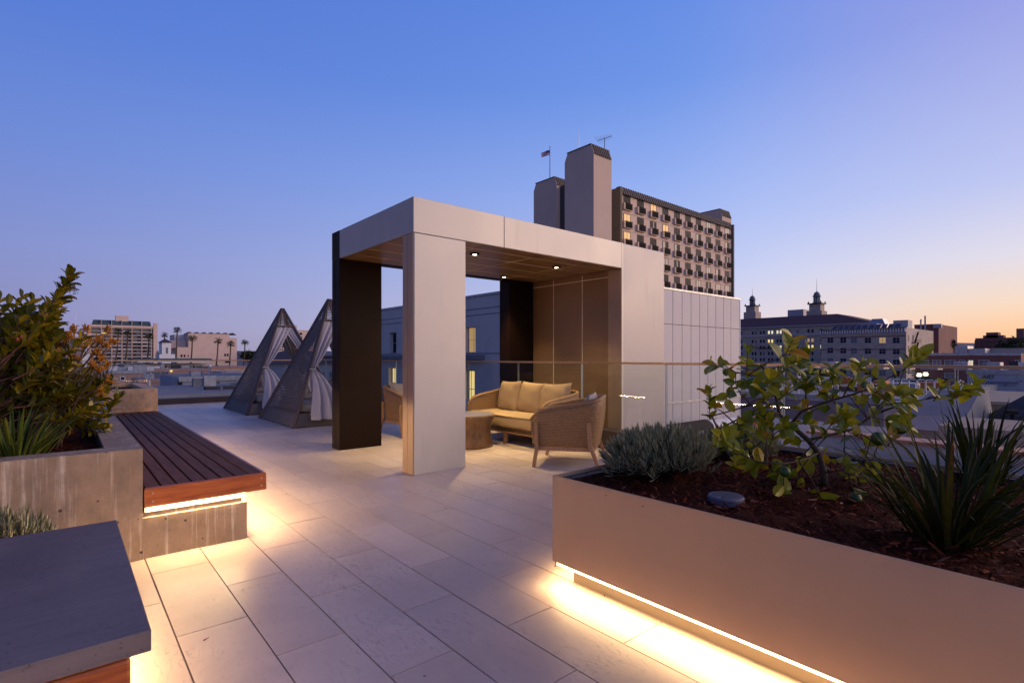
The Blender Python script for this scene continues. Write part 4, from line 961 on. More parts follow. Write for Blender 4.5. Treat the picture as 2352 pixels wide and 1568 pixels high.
# antennas
axx,ayy=xy(1388.5,79); za=zat(347,79); ztop=zat(318,79)
an=thing('television_antenna','yagi television antenna on the tallest stair tower','antenna',(axx,ayy,za))
MB().tube([(axx,ayy,ztt-.2),(axx,ayy,ztop+.1)],.05,6).build('mast',M['mans'],an)
m=MB(); rt=Vector((RT[0],RT[1],0)); c0=Vector((axx,ayy,ztop)); bd=(rt+Vector((0,0,.33))).normalized()
m.bar(c0-bd*1.15,c0+bd*1.15,.06,.06)
for k in range(7): p=c0+bd*(-1.05+.35*k); q=(rt*.55+Vector((FW[0],FW[1],0))*.75+Vector((0,0,-.18))).normalized(); l_=.95-.06*k; m.bar(p-q*l_,p+q*l_,.025,.025)
m.build('elements',M['mans'],an)
axx,ayy=xy(1329.5,80); MBt=MB().tube([(axx,ayy,ztt-.2),(axx,ayy,zat(296,80))],[.05,.015],5); tag(MBt.build('whip_antenna',M['metal']),'thin whip antenna at the left edge of the stair tower top','antenna')
axx,ayy=xy(1345,79); m=MB()
m.bar((axx,ayy,ztt-.3),(axx+.5,ayy,ztt+.5),.06,.06).bar((axx+.3,ayy,ztt+.2),(axx+.8,ayy,ztt+.35),.06,.06); tag(m.build('roof_bracket',M['mans']),'small dark bracket on the stair tower roof edge','bracket')

# ---- white panelled wall block beside the pavilion
wx1=18.3; wz=3.3
wt=thing('panelled_building','white metal panelled block right of the pavilion','building',(14,10.5,-.9))
MB().box(9.0,9.02,-.95,wx1,10.3,wz).build('core',M['shadow'],wt)
m=MB(); xs=[8.6+.0]; 
pxj=[(1700+v/3.267)/1.2245 for v in (628,713,796,876,943,1018,1089,1160,1227)]
stp=(XatY(pxj[-1],9)-XatY(pxj[0],9))/8; x=XatY(pxj[0],9)-stp*int((XatY(pxj[0],9)-9.1)/stp)
zj=[-.95,-.10,wz-1.22,wz]; x0=9.0
zj=[-.95,-.17,wz-1.07,wz-.03]
while x0<wx1-.02:
    x1=min(x,wx1)
    if wx1-x1<.25: x1=wx1
    for k in range(3): m.box(x0+.012,9.0,zj[k]+(.03 if k==1 else .008),x1-.012,9.02,zj[k+1]-.008)
    x0=x1; x+=stp
m.build('wall_panels',M['wpan'],wt)
MB().box(9.0,8.985,wz-.03,wx1+.03,10.3,wz+.02).build('coping',M['metal'],wt)
MB().box(wx1-.03,8.99,-.95,wx1+.012,9.03,wz-.03).build('corner_trim',M['white'],wt)
MB().box(9.0,8.975,-.17,wx1,8.998,-.115).build('ledge_pipe',M['metal'],wt)

# ---- lower roof beyond the rail
struct(MB().box(GX+.12,-8,-19,19.5,14.5,-.95).box(-40,YF+.2,-19,19.5,30,-1.45).build('lower_roof',M['roof']))
dk=thing('insulated_duct','white insulated duct with foil bands along the foot of the white block','duct',(13,8.6,-.7))
def arc(m,x0,x1,cy,cz,rad,n=10):
    for i in range(n): 
        a0=math.pi*i/n; a1=math.pi*(i+1)/n
        m.quad((x0,cy-rad*math.cos(a0),cz+rad*math.sin(a0)),(x1,cy-rad*math.cos(a0),cz+rad*math.sin(a0)),(x1,cy-rad*math.cos(a1),cz+rad*math.sin(a1)),(x0,cy-rad*math.cos(a1),cz+rad*math.sin(a1)))
    for xx in (x0,x1): m.add([(xx,cy-rad*math.cos(math.pi*i/n),cz+rad*math.sin(math.pi*i/n)) for i in range(n+1)],[tuple(range(n+1))])
m=MB(); arc(m,11.2,12.9,8.55,-.95,.30); arc(m,15.2,17.2,8.5,-.95,.22); m.build('duct_cover',M['white'],dk)
m=MB(); arc(m,9.9,11.19,8.55,-.95,.27); arc(m,12.91,15.1,8.52,-.95,.27); m.build('dark_section',M['shadow'],dk)
m=MB()
for xx in (10.0,10.25,10.5,10.75,11.0): arc(m,xx,xx+.04,8.55,-.95,.275)
m.build('foil_band',M['metal'],dk)
# salmon topped wall added in place of a warm reflection in the glass
tp=thing('reflection_wall','low grey wall with salmon top standing in for a warm reflection in the glass rail','wall',(9.2,0,-.95))
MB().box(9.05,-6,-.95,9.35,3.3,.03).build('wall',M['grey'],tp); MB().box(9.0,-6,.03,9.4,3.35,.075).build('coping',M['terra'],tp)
# orange pot
ox,oy=xy(1752,14); m=MB().lathe([(.16,0),(.24,.06),(.27,.3),(.2,.62),(.17,.64)],(ox,oy,-.95),18); tag(m.build('orange_pot',M['orange'],smooth=True),'orange jar shaped pot on the lower roof behind the lime tree','pot')

# ---- generic right hand side
bc=Bld('cornice_building','grey brick block with dentil cornice and paired sash windows above the glass rail','building','X',192,2080.4,1885.3,752,M['brown'],34,ref=2080.4,parapet=0)
t=bc.t
def z8(x,y): return ((2080+x/4.9)/1.2245,(780+y/4.9)/1.2245)
bc.mb(MB(),bc.lo-.5,bc.hi+.3,-.8,.2,bc.zt-.15,bc.zt+.15).build('cornice',M['wmid'],t)
m=MB(); u=bc.lo
while u<bc.hi: bc.mb(m,u,u+.28,-.6,0,bc.zt-1.2,bc.zt-.15); u+=.72
m.build('dentils',M['white'],t); bc.mb(MB(),bc.lo,bc.hi,-.25,0,bc.zt-1.5,bc.zt-1.2).build('cornice_band',M['frame'],t)
bc.mb(MB(),bc.lo,bc.hi,-.08,0,bc.zt-2.6,bc.zt-2.3).build('band',M['brick'],t)
bc.mb(MB(),bc.lo,bc.hi,-.08,0,bc.zt-6.6,bc.zt-6.35).build('band',M['brick'],t)
r=random.Random(12)
for ci,cx_ in enumerate((1252,1430,1577,1770,1970,2160)):
    pxc=z8(cx_,0)[0]; uc=bc.u(pxc); zc=bc.z(pxc,z8(0,855)[1])-.25
    for ri in range(7):
        kd=r.choice(['wdark','wdark','wmid']); 
        if (ci,ri) in ((4,0),(3,2),(3,5),(5,6)): kd='wlit3'
        bc.win(uc-.95,uc+.95,zc-3.35*ri-.95,zc-3.35*ri+.95,kd,'frame',.12,1)
# its right-hand pale side wall with fire escape
sw_=MB().box(192.02,bc.lo-.12,G,205.7,bc.lo-.002,bc.zt-.2).build('side_wall',M['stucco'],t)
for ri in range(6):
    z_=bc.zt-3.0-3.35*ri
    for xx in (194,199,203.5): MB().box(xx,bc.lo-.18,z_-.9,xx+1.2,bc.lo-.12,z_+.9).build('window',M['wdark'],t)
    m=MB().box(198.4,bc.lo-1.2,z_-1.35,204,bc.lo-.12,z_-1.25)
    for k in range(8): m.box(198.4+k*.78,bc.lo-1.2,z_-1.25,198.46+k*.78,bc.lo-1.14,z_-.35)
    m.box(198.4,bc.lo-1.2,z_-.38,204,bc.lo-1.14,z_-.32).bar((199,bc.lo-.7,z_-1.3),(203,bc.lo-.7,z_+2),.5,.06); m.build('fire_escape',M['dframe'],t)
sp=MB()
for u0,u1 in ((bc.lo+2,bc.lo+9),(bc.hi-12.5,bc.hi-2.5)):
    k=u0
    while k<u1: sp.add([(194,k,bc.zt+.3),(194,k+1.4,bc.zt+.3),(196,k+1.4,bc.zt+1.5),(196,k,bc.zt+1.5),(194,k,bc.zt+.25),(194,k+1.4,bc.zt+.25),(196,k+1.4,bc.zt+1.45),(196,k,bc.zt+1.45)],[(0,1,2,3),(4,7,6,5),(0,4,5,1),(3,2,6,7)]); sp.bar((196,k+.7,bc.zt),(196,k+.7,bc.zt+1.4),.08,.08); k+=1.7
sp.build('solar_panels',M['solar'],t)
MB().box(200,bc.lo+9.5,bc.zt-.5,206,bc.lo+15,bc.zt+2.0).build('roof_box',M['frame'],t); MB().box(198,bc.lo+.8,bc.zt-.5,203,bc.lo+4.6,bc.zt+2.6).build('roof_box',M['frame'],t)
MB().hexa([(206,bc.lo+8,bc.zt),(214,bc.lo+8,bc.zt),(214,bc.lo+15,bc.zt),(206,bc.lo+15,bc.zt)],[(208,bc.lo+10,bc.zt+4),(212,bc.lo+10,bc.zt+4),(212,bc.lo+13,bc.zt+4),(208,bc.lo+13,bc.zt+4)]).build('skylight',M['metal'],t)

# ---- big hotel with twin cupolas
hb=Bld('grand_hotel','long brown brick hotel with maroon roof and two cupola towers','building','X',271.6,2000,1640,740.5,M['brown'],40,ref=1990,parapet=0)
t=hb.t; zt=hb.zt
MB().hexa([(270.6,hb.lo-1,zt),(315,hb.lo-1,zt),(315,hb.hi,zt),(270.6,hb.hi,zt)],[(280,hb.lo+16,zt+5.2),(300,hb.lo+16,zt+5.2),(300,hb.hi,zt+5.2),(280,hb.hi,zt+5.2)]).build('roof',M['tileroof'],t)
hb.mb(MB(),hb.lo-1,hb.hi,-1.1,.2,zt-.5,zt).build('eave',M['frame'],t)
hb.mb(MB(),hb.lo,hb.hi,-.6,.1,zt-5.0,zt-4.3).build('string_course',M['stucco'],t)
r=random.Random(6); lits={(0,3):'wlit2',(0,2):'wlit2',(1,2):'wlit',(2,3):'wlit2',(3,5):'wlit2',(5,5):'wlit2',(1,5):'wlit3',(1,6):'wlit3',(2,6):'wlit',(2,7):'wlit2',(4,9):'wlit3'}
cc=[(180,222),(293,336),(405,450),(523,567),(641,688),(798,),(950,1005),(1128,),(-20,30)]
hrs=[705,802,885,970,1060,1140,1225]
for ri,ry in enumerate(hrs):
    for ci,grp in enumerate(cc):
        for gx_ in grp:
            pxc,pyc=z8(gx_,0)[0],0; uc=hb.u(pxc); zc=zt-2.9-3.12*ri-(1.3 if ri>0 else 0)
            kd=lits.get((ri,ci)) or r.choice(['wdark','wdark','wdark','wmid'])
            hb.mb(MB(),uc-.42,uc+.42,-.06,.02,zc-.78,zc+.78).build('window',M[kd],t)
hb.mb(MB(),hb.u(z8(595,0)[0]),hb.u(z8(258,0)[0]),-1.1,0,zt-10.9,zt-10.5).build('balcony',M['dframe'],t)
def cupola(pxc,pybase,pyspire,d,wpx_):
    x,y=xy(pxc,d); sc=wpx_*d/F; zb=zat(pybase,d)
    MB().box(x-sc*.62,y-sc*.62,zb-6,x+sc*.62,y+sc*.62,zb+sc*.55).build('tower_base',M['brown'],hb.t)
    MB().box(x-sc*.46,y-sc*.46,zb+sc*.55,x+sc*.46,y+sc*.46,zb+sc*1.15).build('tower_stage',M['brown'],hb.t)
    MB().box(x-sc*.58,y-sc*.58,zb+sc*1.15,x+sc*.58,y+sc*.58,zb+sc*1.24).build('tower_cornice',M['dframe'],hb.t)
    for k in (-1,1):
        for j in (-1,1): MB().lathe([(sc*.04,0),(sc*.07,sc*.06),(sc*.03,sc*.14),(sc*.01,sc*.2)],(x+k*sc*.5,y+j*sc*.5,zb+sc*1.24),6).build('finial',M['dframe'],hb.t)
    z2=zb+sc*1.24; m=MB().lathe([(sc*.27,0),(sc*.27,sc*.14)],(x,y,z2),12)
    for k in range(8): a=k*math.pi/4+.2; m.box(x+math.cos(a)*sc*.22-sc*.04,y+math.sin(a)*sc*.22-sc*.04,z2+sc*.12,x+math.cos(a)*sc*.22+sc*.04,y+math.sin(a)*sc*.22+sc*.04,z2+sc*.62)
    m.lathe([(sc*.34,0),(sc*.34,sc*.06)],(x,y,z2+sc*.60),12); m.lathe([(sc*.27,0),(sc*.26,sc*.13),(sc*.21,sc*.25),(sc*.12,sc*.34),(sc*.03,sc*.39),(sc*.03,sc*.46),(.10,sc*.5),(.04,zat(pyspire,d)-z2-sc*.66)],(x,y,z2+sc*.66),12)
    m.build('cupola',M['greyd'],hb.t)
cupola(1876,729,640,268,26); cupola(1728,729,662,300,22)
x,y=xy(1834,285); MB().box(x-4,y-4,zt+2,x+5,y+4,zat(712,285)).build('roof_box',M['frame'],t)

# ---- brick blocks on the right
b=Bld('brick_building','dark red brick block with tall vent pipes just right of the cornice building','building','X',230,2156,2100,746,M['brick'],30,ref=2108,pmat=M['brick'])
for k in (-.6,.6): b.mb(MB(),b.u(2121)+k-.25,b.u(2121)+k+.25,-.6,-.1,G,b.zt+2.5-k).build('vent_pipe',M['metal'],b.t)
b.mb(MB(),b.lo-.8,b.lo+1.4,-.6,1,b.zt-1.3,b.zt+.05).build('cornice',M['frame'],b.t)
b=Bld('brick_building','long low red brick building with a row of office windows behind the rail','building','X',112,2345,2100,812,M['brick'],22,ref=2230,pmat=M['metal'])
for (x0,x1,k) in ((2115,2134,'wmid'),(2141,2162,'wmid'),(2169,2196,'wmid'),(2202,2217,'wdark'),(2223,2237,'wlit2'),(2247,2273,'wmid'),(2331,2346,'wdark')):
    b.wpx(x0,826,x1,842,k,fw=.12)
for (x0,x1,k) in ((2115,2134,'wmid'),(2169,2196,'wmid'),(2247,2273,'wmid')): b.wpx(x0,856,x1,868,k,fw=.12)
for x0 in (2200,2215,2225): b.wpx(x0,879,x0+6,889,'wlit2',fw=.1,mull=0,bar=0)
for (xa,xb,yt) in ((2184,2214,794),(2216,2255,800)):
    b.mb(MB(),b.u(xb),b.u(xa),3,8,b.zt,b.z(xa,yt)).build('roof_unit',M['metal'],b.t)
b.mb(MB(),b.u(2340),b.u(2256),8,12,b.zt,b.z(2290,798)).build('penthouse',M['brown'],b.t)
b=Bld('brick_block','distant stepped red brick block under scaffolding on the right skyline','building','X',420,2420,2240,777,M['brick'],30,ref=2240,pmat=M['brick'])
for xa,xb,yt in ((2255,2302,770),(2262,2290,763),(2332,2350,754)): b.mb(MB(),b.u(xb),b.u(xa),4,14,b.zt,b.z(xa,yt)).build('roof_stage',M['brick'],b.t)
m=MB()
for k in range(12): u=b.lo+(b.hi-b.lo)*k/11; b.mb(m,u-.15,u+.15,-1.2,-1,G,b.zt-1)
for k in range(5): b.mb(m,b.lo,b.hi,-1.25,-.95,b.zt-2-3*k,b.zt-1.8-3*k)
m.build('scaffolding',M['dframe'],b.t)

# warehouse with painted sign
b=Bld('white_warehouse','pale grey warehouse with faded sign lettering behind the rail at far right','building','X',62,2440,2222,851,M['roof'],14,ref=2225,zb=G,pmat=M['metal'])
b.wall.data.materials[0]=M['wpan'] if False else m_wall('warehouse_paint',(.46,.46,.52),.06)
def text(s_,name,h,loc,rot,mat,parent,shear=0,off=True):
    cu=bpy.data.curves.new(name,'FONT'); cu.body=s_; cu.size=h; cu.align_x='CENTER'; cu.shear=shear; cu.extrude=.01
    o=bpy.data.objects.new(name,cu); S.collection.objects.link(o)
    bpy.context.view_layer.update(); me=bpy.data.meshes.new_from_object(o); bpy.data.objects.remove(o)
    o=bpy.data.objects.new(name,me); S.collection.objects.link(o); me.materials.append(mat); o.rotation_euler=rot; o.location=Vector(loc)-WL[parent.name]; o.parent=parent; return o
uc=b.u(2297); zc=b.z(2297,882)
text('"Leamington"','sign_lettering',.50,(61.97,uc,zc),(R(90),0,R(-90)),plain('sign_paint',(.12,.12,.17),.8),b.t,.2)
b.mb(MB(),uc-1.0,uc+1.0,-.03,0,zc-.13,zc-.09).build('sign_underline',M['greyd'],b.t)
text('ARS','graffiti',.45,(61.97,b.u(2268),b.z(2268,869)),(R(90),0,R(-90)),M['redbark'],b.t,.3)
r=random.Random(3)
for k in range(9): u=b.lo+4+k*2.2; b.mb(MB(),u,u+r.uniform(.6,1.8),2,4,b.zt,b.zt+r.uniform(.3,1.1)).build('roof_unit',M['metal'],b.t)

# siding house with dark gable roof
b=Bld('siding_house','beige sided house with sliding window and dark shingle roof at the right edge','house','X',24,2420,2183,922,m_wall('siding',(.30,.26,.23),.08),7,ref=2183,parapet=0)
b.mb(MB(),b.lo,b.hi+.25,-.3,7.2,b.zt,b.zt+.10).build('fascia',M['beige'],b.t)
b.wpx(2208,928,2254,952,'wmid',fw=.05,mull=1,bar=0)
m=MB(); u=b.lo
while u<b.hi: b.mb(m,u,u+.02,-.015,0,G,b.zt-.02); u+=.22
m.build('siding_battens',M['beige'],b.t)
gb=thing('shingle_roof_house','dark shingled gable roof in front of the beige house, lower right','house',(13,.2,-3))
p0=Vector(xy(2227,14.2)+(zat(974,14.2),)); p1=Vector(xy(2290,12.8)+(zat(985,12.8),)); p2_=Vector(xy(2480,13.2)+(zat(840,13.2),)); p3=Vector(xy(2480,11.6)+(zat(972,11.6),))
m=MB().add([p0,p1,p3,p2_]+[p-Vector((0,0,.15)) for p in (p0,p1,p3,p2_)],[(0,1,2,3),(7,6,5,4),(0,4,5,1),(1,5,6,2),(2,6,7,3),(3,7,4,0)]); m.build('roof',M['roofd'],gb)
q=[p1,p3,p2_,p0]; m=MB().add([Vector((v.x+.1,v.y,v.z-.16)) for v in q]+[Vector((v.x+.1,v.y,G)) for v in q],[(0,1,5,4),(1,2,6,5),(2,3,7,6),(3,0,4,7)]); m.build('wall',M['beige'],gb)
vx,vy=xy(2325,13); m=MB().tube([(vx,vy,zat(975,13)),(vx,vy,zat(945,13))],.04,8).box(vx-.12,vy-.12,zat(950,13),vx+.12,vy+.12,zat(942,13)); m.build('roof_vent',M['shadow'],gb)
b=Bld('low_annex','plain pale low wall block in front of the shingled roof at far right','building','X',12.5,2440,2155,980,M['beige'],2.2,ref=2200,zb=-.95,parapet=0)
b=Bld('beige_shed','beige walled shed with white roof rail between the lime tree and the beige house','building','X',22,2164,2030,931,M['stucco'],7,ref=2094,parapet=.1,pmat=M['white'])
m=MB()
for k in range(8): u=b.lo+(b.hi-b.lo)*k/7; b.mb(m,u-.02,u+.02,.1,.14,b.zt,b.zt+.9)
b.mb(m,b.lo,b.hi,.1,.14,b.zt+.86,b.zt+.9); b.mb(m,b.lo,b.hi,.1,.14,b.zt+.45,b.zt+.48); m.build('roof_rail',M['white'],b.t)
b=Bld('dark_shingle_shed','small building with slate blue sloping roof below the beige shed','building','X',15,2180,2080,985,M['grey'],4,ref=2140,zb=-4,parapet=0)
MB().hexa([(14.7,b.lo-.2,b.zt),(19.2,b.lo-.2,b.zt),(19.2,b.hi+.2,b.zt),(14.7,b.hi+.2,b.zt)],[(18,b.lo-.1,b.zt+.75),(19.2,b.lo-.1,b.zt+.75),(19.2,b.hi+.1,b.zt+.75),(18,b.hi+.1,b.zt+.75)]).build('roof',M['roof'],b.t)
# mid roofs seen through the lime tree
def lowroof(label,side,c,pa,pb,yt,back,mat,ref=None):
    return Bld('flat_roof_building',label,'building',side,c,pa,pb,yt,mat,back,ref=ref,parapet=.25,pmat=M['metal'])
b=lowroof('broad white flat roofed building seen through the lime tree','X',34,2105,1660,912,26,M['roof'],1900)
r=random.Random(9)
for k in range(20): u=r.uniform(b.lo,b.hi); v=r.uniform(2,22); b.mb(MB(),u,u+r.uniform(.4,1.6),v,v+r.uniform(.4,1.2),b.zt,b.zt+r.uniform(.1,.7)).build('roof_unit',M[r.choice(['metal','greyd','white','orange','roofd'])],b.t)
m=MB(); b2=b
for k in range(9): u=b.lo+4+k*1.1; b.mb(m,u-.02,u+.02,1,1.05,b.zt,b.zt+1.0)
b.mb(m,b.lo+4,b.lo+12.8,1,1.05,b.zt+.95,b.zt+1.0); b.mb(m,b.lo+4,b.lo+12.8,1,1.05,b.zt+.5,b.zt+.54); m.build('handrail',M['white'],b.t)
b=lowroof('grey flat roofed block with dark skylight frames left of the painted warehouse','X',50,2222,2085,893,9,M['grey'],2150)
m=MB()
for k in range(7): u=b.lo+1+k*1.3; b.mb(m,u,u+.07,1,4,b.zt+.2+.0,b.zt+.3); m.bar((51,u,b.zt+.1),(54,u,b.zt+.6),.05,.05)
m.build('skylight_frame',M['metal'],b.t)
b=lowroof('long low building with faded graffiti strip below the cornice building','X',92,2110,1690,880,30,M['roof'],1900)
text('CARBO','graffiti',.8,(91.95,b.u(1858),b.zt-1.4),(R(90),0,R(-90)),M['greyd'],b.t,.1); text('SOURCE','graffiti',.7,(91.95,b.u(1905),b.zt-1.4),(R(90),0,R(-90)),M['greyd'],b.t,.1)
b=lowroof('low pale building with graffiti lettering just above the rail left side','X',150,1830,1690,843,30,M['roof'],1760)
text('GRAPHITE','graffiti',1.1,(149.9,b.u(1765),b.zt-1.8),(R(90),0,R(-90)),M['frame'],b.t,.1)
x,y=xy(1748,60); m=MB().lathe([(2.0,0),(1.8,.5),(1.1,.95),(.1,1.1)],(x,y,zat(873,60)),16); tag(m.build('teal_tarpaulin',M['teal'],smooth=True),'teal domed tarpaulin on a roof behind the lime tree','tarpaulin')
MB_=MB().lathe([(.15,0),(.15,.1)],(x,y,G),6)
# cars on the street lot seen through the glass
# street lamps glowing near the brick building
for i,(px0,py0) in enumerate(((2111,865),(2126,863))):
    x,y=xy(px0,88); z_=zat(py0,88); l_=thing('street_lamp',['glowing street lamp nearer the cornice building','glowing street lamp nearer the painted warehouse'][i],'street lamp',(x,y,G),0,'street lamps by the brick building')
    MB().tube([(x,y,G),(x,y,z_)],[.12,.07],6).build('pole',M['metal'],l_); MB().lathe([(.25,0),(.4,.25),(.25,.6)],(x,y,z_),10).build('lamp_head',emis('street_lamp_glow%d'%i,(1,.9,.6),2.5),l_)

# ---- trees
def tree(label,px,pyc,d,wpx,hpx,seed,group='far trees',name='tree',nleaf=1500,ls=.5):
    x,y=xy(px,d); r=random.Random(seed); zc=zat(pyc,d); rx=wpx*d/F/2; rz=hpx*d/F/2
    t=thing(name,label,'tree',(x,y,G),0,group); m=MB(); ls=ls*rx/4
    blobs=[(Vector((x+r.uniform(-.6,.6)*rx,y+r.uniform(-.6,.6)*rx,zc+r.uniform(-.6,.6)*rz)),r.uniform(.35,.6)) for _ in range(9)]
    for i in range(nleaf):
        c,s=r.choice(blobs); v=sph(r)*(r.random()**.4); p=c+Vector((v.x*rx*s,v.y*rx*s,v.z*rz*s)); a=sph(r)*ls; b=sph(r)*ls
        m.add([p,p+a,p+a+b,p+b],[(0,1,2,3)],rnd=r.random())
    m.build('crown',M['green'],t); MB().tube([(x,y,G),(x,y,zc)],[rx*.08,rx*.04],6).build('trunk',M['bark'],t)
    bl=MB()
    for c,s in blobs[:5]: bl.tube([(x,y,zc-rz*.6),tuple(c)],[rx*.03,rx*.012],5,False)
    bl.build('limbs',M['bark'],t); return t
tree('dark leafy tree between the brick blocks on the right skyline',2162,800,200,56,52,1,nleaf=2600)
tree('tree at the right edge beside the distant brick block',2348,808,150,50,60,2,nleaf=2000)
tree('tree at the right edge above the low brick building',2318,800,260,50,50,3)
tree('tree below the low brick building by the street lamps',2128,880,85,70,26,4)
tree('tree behind the rail at the left corner of the cornice building',1873,872,120,80,52,5,nleaf=2200)
tree('dark tree beside the white theatre, behind the small cabana',588,818,280,60,26,6)
tree('small dark tree at the foot of the lone palm',568,812,300,12,30,7,nleaf=600)
tree('tree between the apartment tower and the white turret house',366,815,300,16,24,8,nleaf=700)

# ---- palms
def z3(x,y): return ((200+x/4.3556)/1.2245,(860+y/4.3556)/1.2245)
pal=[('palm in front of the apartment tower, leftmost of the three there',(580,320),(525,790)),('palm in front of the apartment tower, middle one of the three there',(695,330),(650,790)),('palm in front of the apartment tower, rightmost of the three there',(955,375),(930,700)),
('palm above the white turret house',(1145,360),(1130,640)),('tallest palm, at the left corner of the theatre',(1300,300),(1280,680)),('palm against the left part of the theatre wall',(1485,400),(1468,690)),('palm against the middle of the theatre wall',(1800,430),(1778,720)),('palm against the right end of the theatre wall',(1955,470),(1940,690)),('lone palm right of the theatre',(2130,450),(2115,690))]
def make_palm(label,top,bot,d):
    (tx_,ty_),(bx_,by_)=z3(*top),z3(*bot); x,y=xy(tx_,d); z=zat(ty_,d); x2,y2=xy(bx_,d)
    t=thing('palm_tree',label,'palm tree',(x2,y2,G),0,'tall fan palms on the left skyline'); r=random.Random(int(top[0]))
    k=1.0; zb_=zat(by_,d); dx=(x2-x)*.5
    MB().tube([(x2,y2,G),(x2,y2,zb_),(x+dx*.6,y+(y2-y)*.3,(z+zb_)/2),(x,y,z)],[.42,.34,.28,.3],7).build('trunk',M['bark'],t)
    m=MB(); c=Vector((x,y,z))
    for i in range(62):
        a=r.uniform(0,6.283); el=r.uniform(-.75,1.25); d_=Vector((math.cos(a)*math.cos(el),math.sin(a)*math.cos(el),math.sin(el))); ln=r.uniform(1.6,2.5); hub=c+d_*ln*.45
        m.bar(c,hub,.05,.05)
        s=d_.cross(Vector((0,0,1))).normalized(); u=s.cross(d_)
        for k in range(9):
            th=(k-4)*.33; v=(d_*math.cos(th)+s*math.sin(th)+Vector((0,0,-.18))).normalized(); tip=hub+v*ln*.6*(1-.25*abs(th)); pp=u*.03+s*.05*math.cos(th)
            m.add([hub,hub+(tip-hub)*.6+pp,tip,hub+(tip-hub)*.6-pp],[(0,1,2,3)],rnd=r.random())
    m.build('crown',M['palm'],t)
for i,(l_,a,b) in enumerate(pal): make_palm(l_,a,b,[250,255,245,300,265,240,255,260,270][i])

# ---- left skyline
ap=Bld('apartment_block','pale apartment block with a grid of balconies and dark green roof edge, on the left','building','Y',540,202,360,745,M['pink'],25,ref=202,parapet=0)
t=ap.t; H1=2.95; W_=ap.hi-ap.lo; bay=(W_-5.5)/6; r=random.Random(15)
ap.mb(MB(),ap.lo+1.6,ap.hi-2.8,-.3,6,ap.zt-6,ap.zt-1.8).build('recess_wall',M['wmid'],t)
for fi in range(13):
    z0=ap.zt-2.2-H1*fi
    ap.mb(MB(),ap.lo+1.5,ap.hi-2.7,-1.8,0,z0-.32,z0).build('balcony_slab',M['pink'],t)
    if fi==12: continue
    for bi in range(6):
        u0=ap.lo+1.6+bay*bi; kd=r.choice(['wdark','wmid','wmid','wdark'])
        if (fi,bi) in ((0,2),(0,4),(0,3)): kd='wlit3'
        if (fi,bi) in ((1,1),): kd='wlit'
        ap.mb(MB(),u0+.5,u0+bay*.5,-.06,0,z0-H1+.1,z0-.5).build('window',M[kd],t)
        o=ap.mb(MB(),u0+bay*.52,u0+bay-.5,-.06,0,z0-H1+.1,z0-.5).build('window',M[r.choice(['wdark','wmid'])],t)
        ap.mb(MB(),u0+.4,u0+bay-.4,-1.82,-1.74,z0-H1,z0-H1+1.0).build('balcony_rail',M[r.choice(['metal','greyd','greyd'])],t)
for bi in range(7): u0=ap.lo+1.6+bay*bi; ap.mb(MB(),u0-.22,u0+.22,-2.0,0,G,ap.zt-1.8).build('pier',M['pink'],t)
ap.mb(MB(),ap.hi-2.6,ap.hi+.3,-2.6,0,G,ap.zt+2.8).build('end_pier',M['pink'],t); ap.mb(MB(),ap.lo-.3,ap.lo+1.5,-2.2,0,G,ap.zt).build('end_pier',M['pink'],t)
ap.mb(MB(),ap.lo+1.4,ap.hi-2.7,-2.2,0,ap.zt-1.8,ap.zt).build('top_band',M['pink'],t)
dg=plain('green_metal_roof',(.05,.085,.095),.5)
u0,u1=ap.lo+2.5,ap.hi-4; c=ap.c
MB().hexa([(u0,c-.5,ap.zt+.4),(u1,c-.5,ap.zt+.4),(u1,c+12,ap.zt+.4),(u0,c+12,ap.zt+.4)],[(u0+1,c+2.5,ap.zt+4.2),(u1-.5,c+2.5,ap.zt+4.2),(u1-.5,c+12,ap.zt+4.2),(u0+1,c+12,ap.zt+4.2)]).build('roof',dg,t)
ap.mb(MB(),ap.u(266),ap.u(296),2,8,ap.zt+3,ap.zt+8.2).build('penthouse',M['pink'],t)
x,y=xy(234,445); MB().lathe([(1.3,0),(1.2,.7),(.7,1.3),(.1,1.5)],(x,y,ap.zt+4.1),10).build('dome_vent',M['white'],t)
for bi in range(1,6): u=ap.lo+1.6+bay*bi; ap.mb(MB(),u-.15,u+.15,-.6,3,ap.zt,ap.zt+4.3).build('roof_fin',M['pink'],t)

th=Bld('theatre','blank pale pink theatre block with stepped roofline and louvred roof vents','building','Y',330,433,527,765.5,M['pink'],30,ref=433,parapet=.3)
t=th.t
th.mb(MB(),th.u(527)+.02,th.u(544),0,26,G,th.z(544,776)).build('right_wing',M['pink'],t)
th.mb(MB(),th.u(407),th.u(433)-.02,0,26,G,th.z(407,797)).build('left_wing',M['pink'],t)
th.mb(MB(),th.u(390),th.u(432),6,26,th.z(407,797)-.5,th.z(407,781)).build('rear_step',M['pink'],t)
th.mb(MB(),th.u(407),th.u(432),10,26,th.z(407,781),th.z(425,767)).build('fly_tower',M['grey'],t)
rv=MB()
for k in range(7): u=th.lo+1.5+k*3.6; rv.add([(u-1.9,th.c+6,th.zt),(u+1.9,th.c+6,th.zt),(u,th.c+6,th.zt+1.2),(u-1.9,th.c+14,th.zt),(u+1.9,th.c+14,th.zt),(u,th.c+14,th.zt+1.2)],[(0,1,2),(5,4,3),(0,2,5,3),(1,4,5,2)])
rv.build('roof_vents',M['roofd'],t)
for (x0,y0,x1,y1) in ((415,814,419,820),(422,814,426,820),(431,815,434,819),(515,812,519,818),(521,812,525,818),(517,829,530,833)): th.simple(x0,y0,x1,y1,'window',M['wdark'])
b=Bld('turret_house','small white square turret building with ladder left of the theatre','building','Y',290,372,393,786,M['white'],10,ref=372,parapet=0)
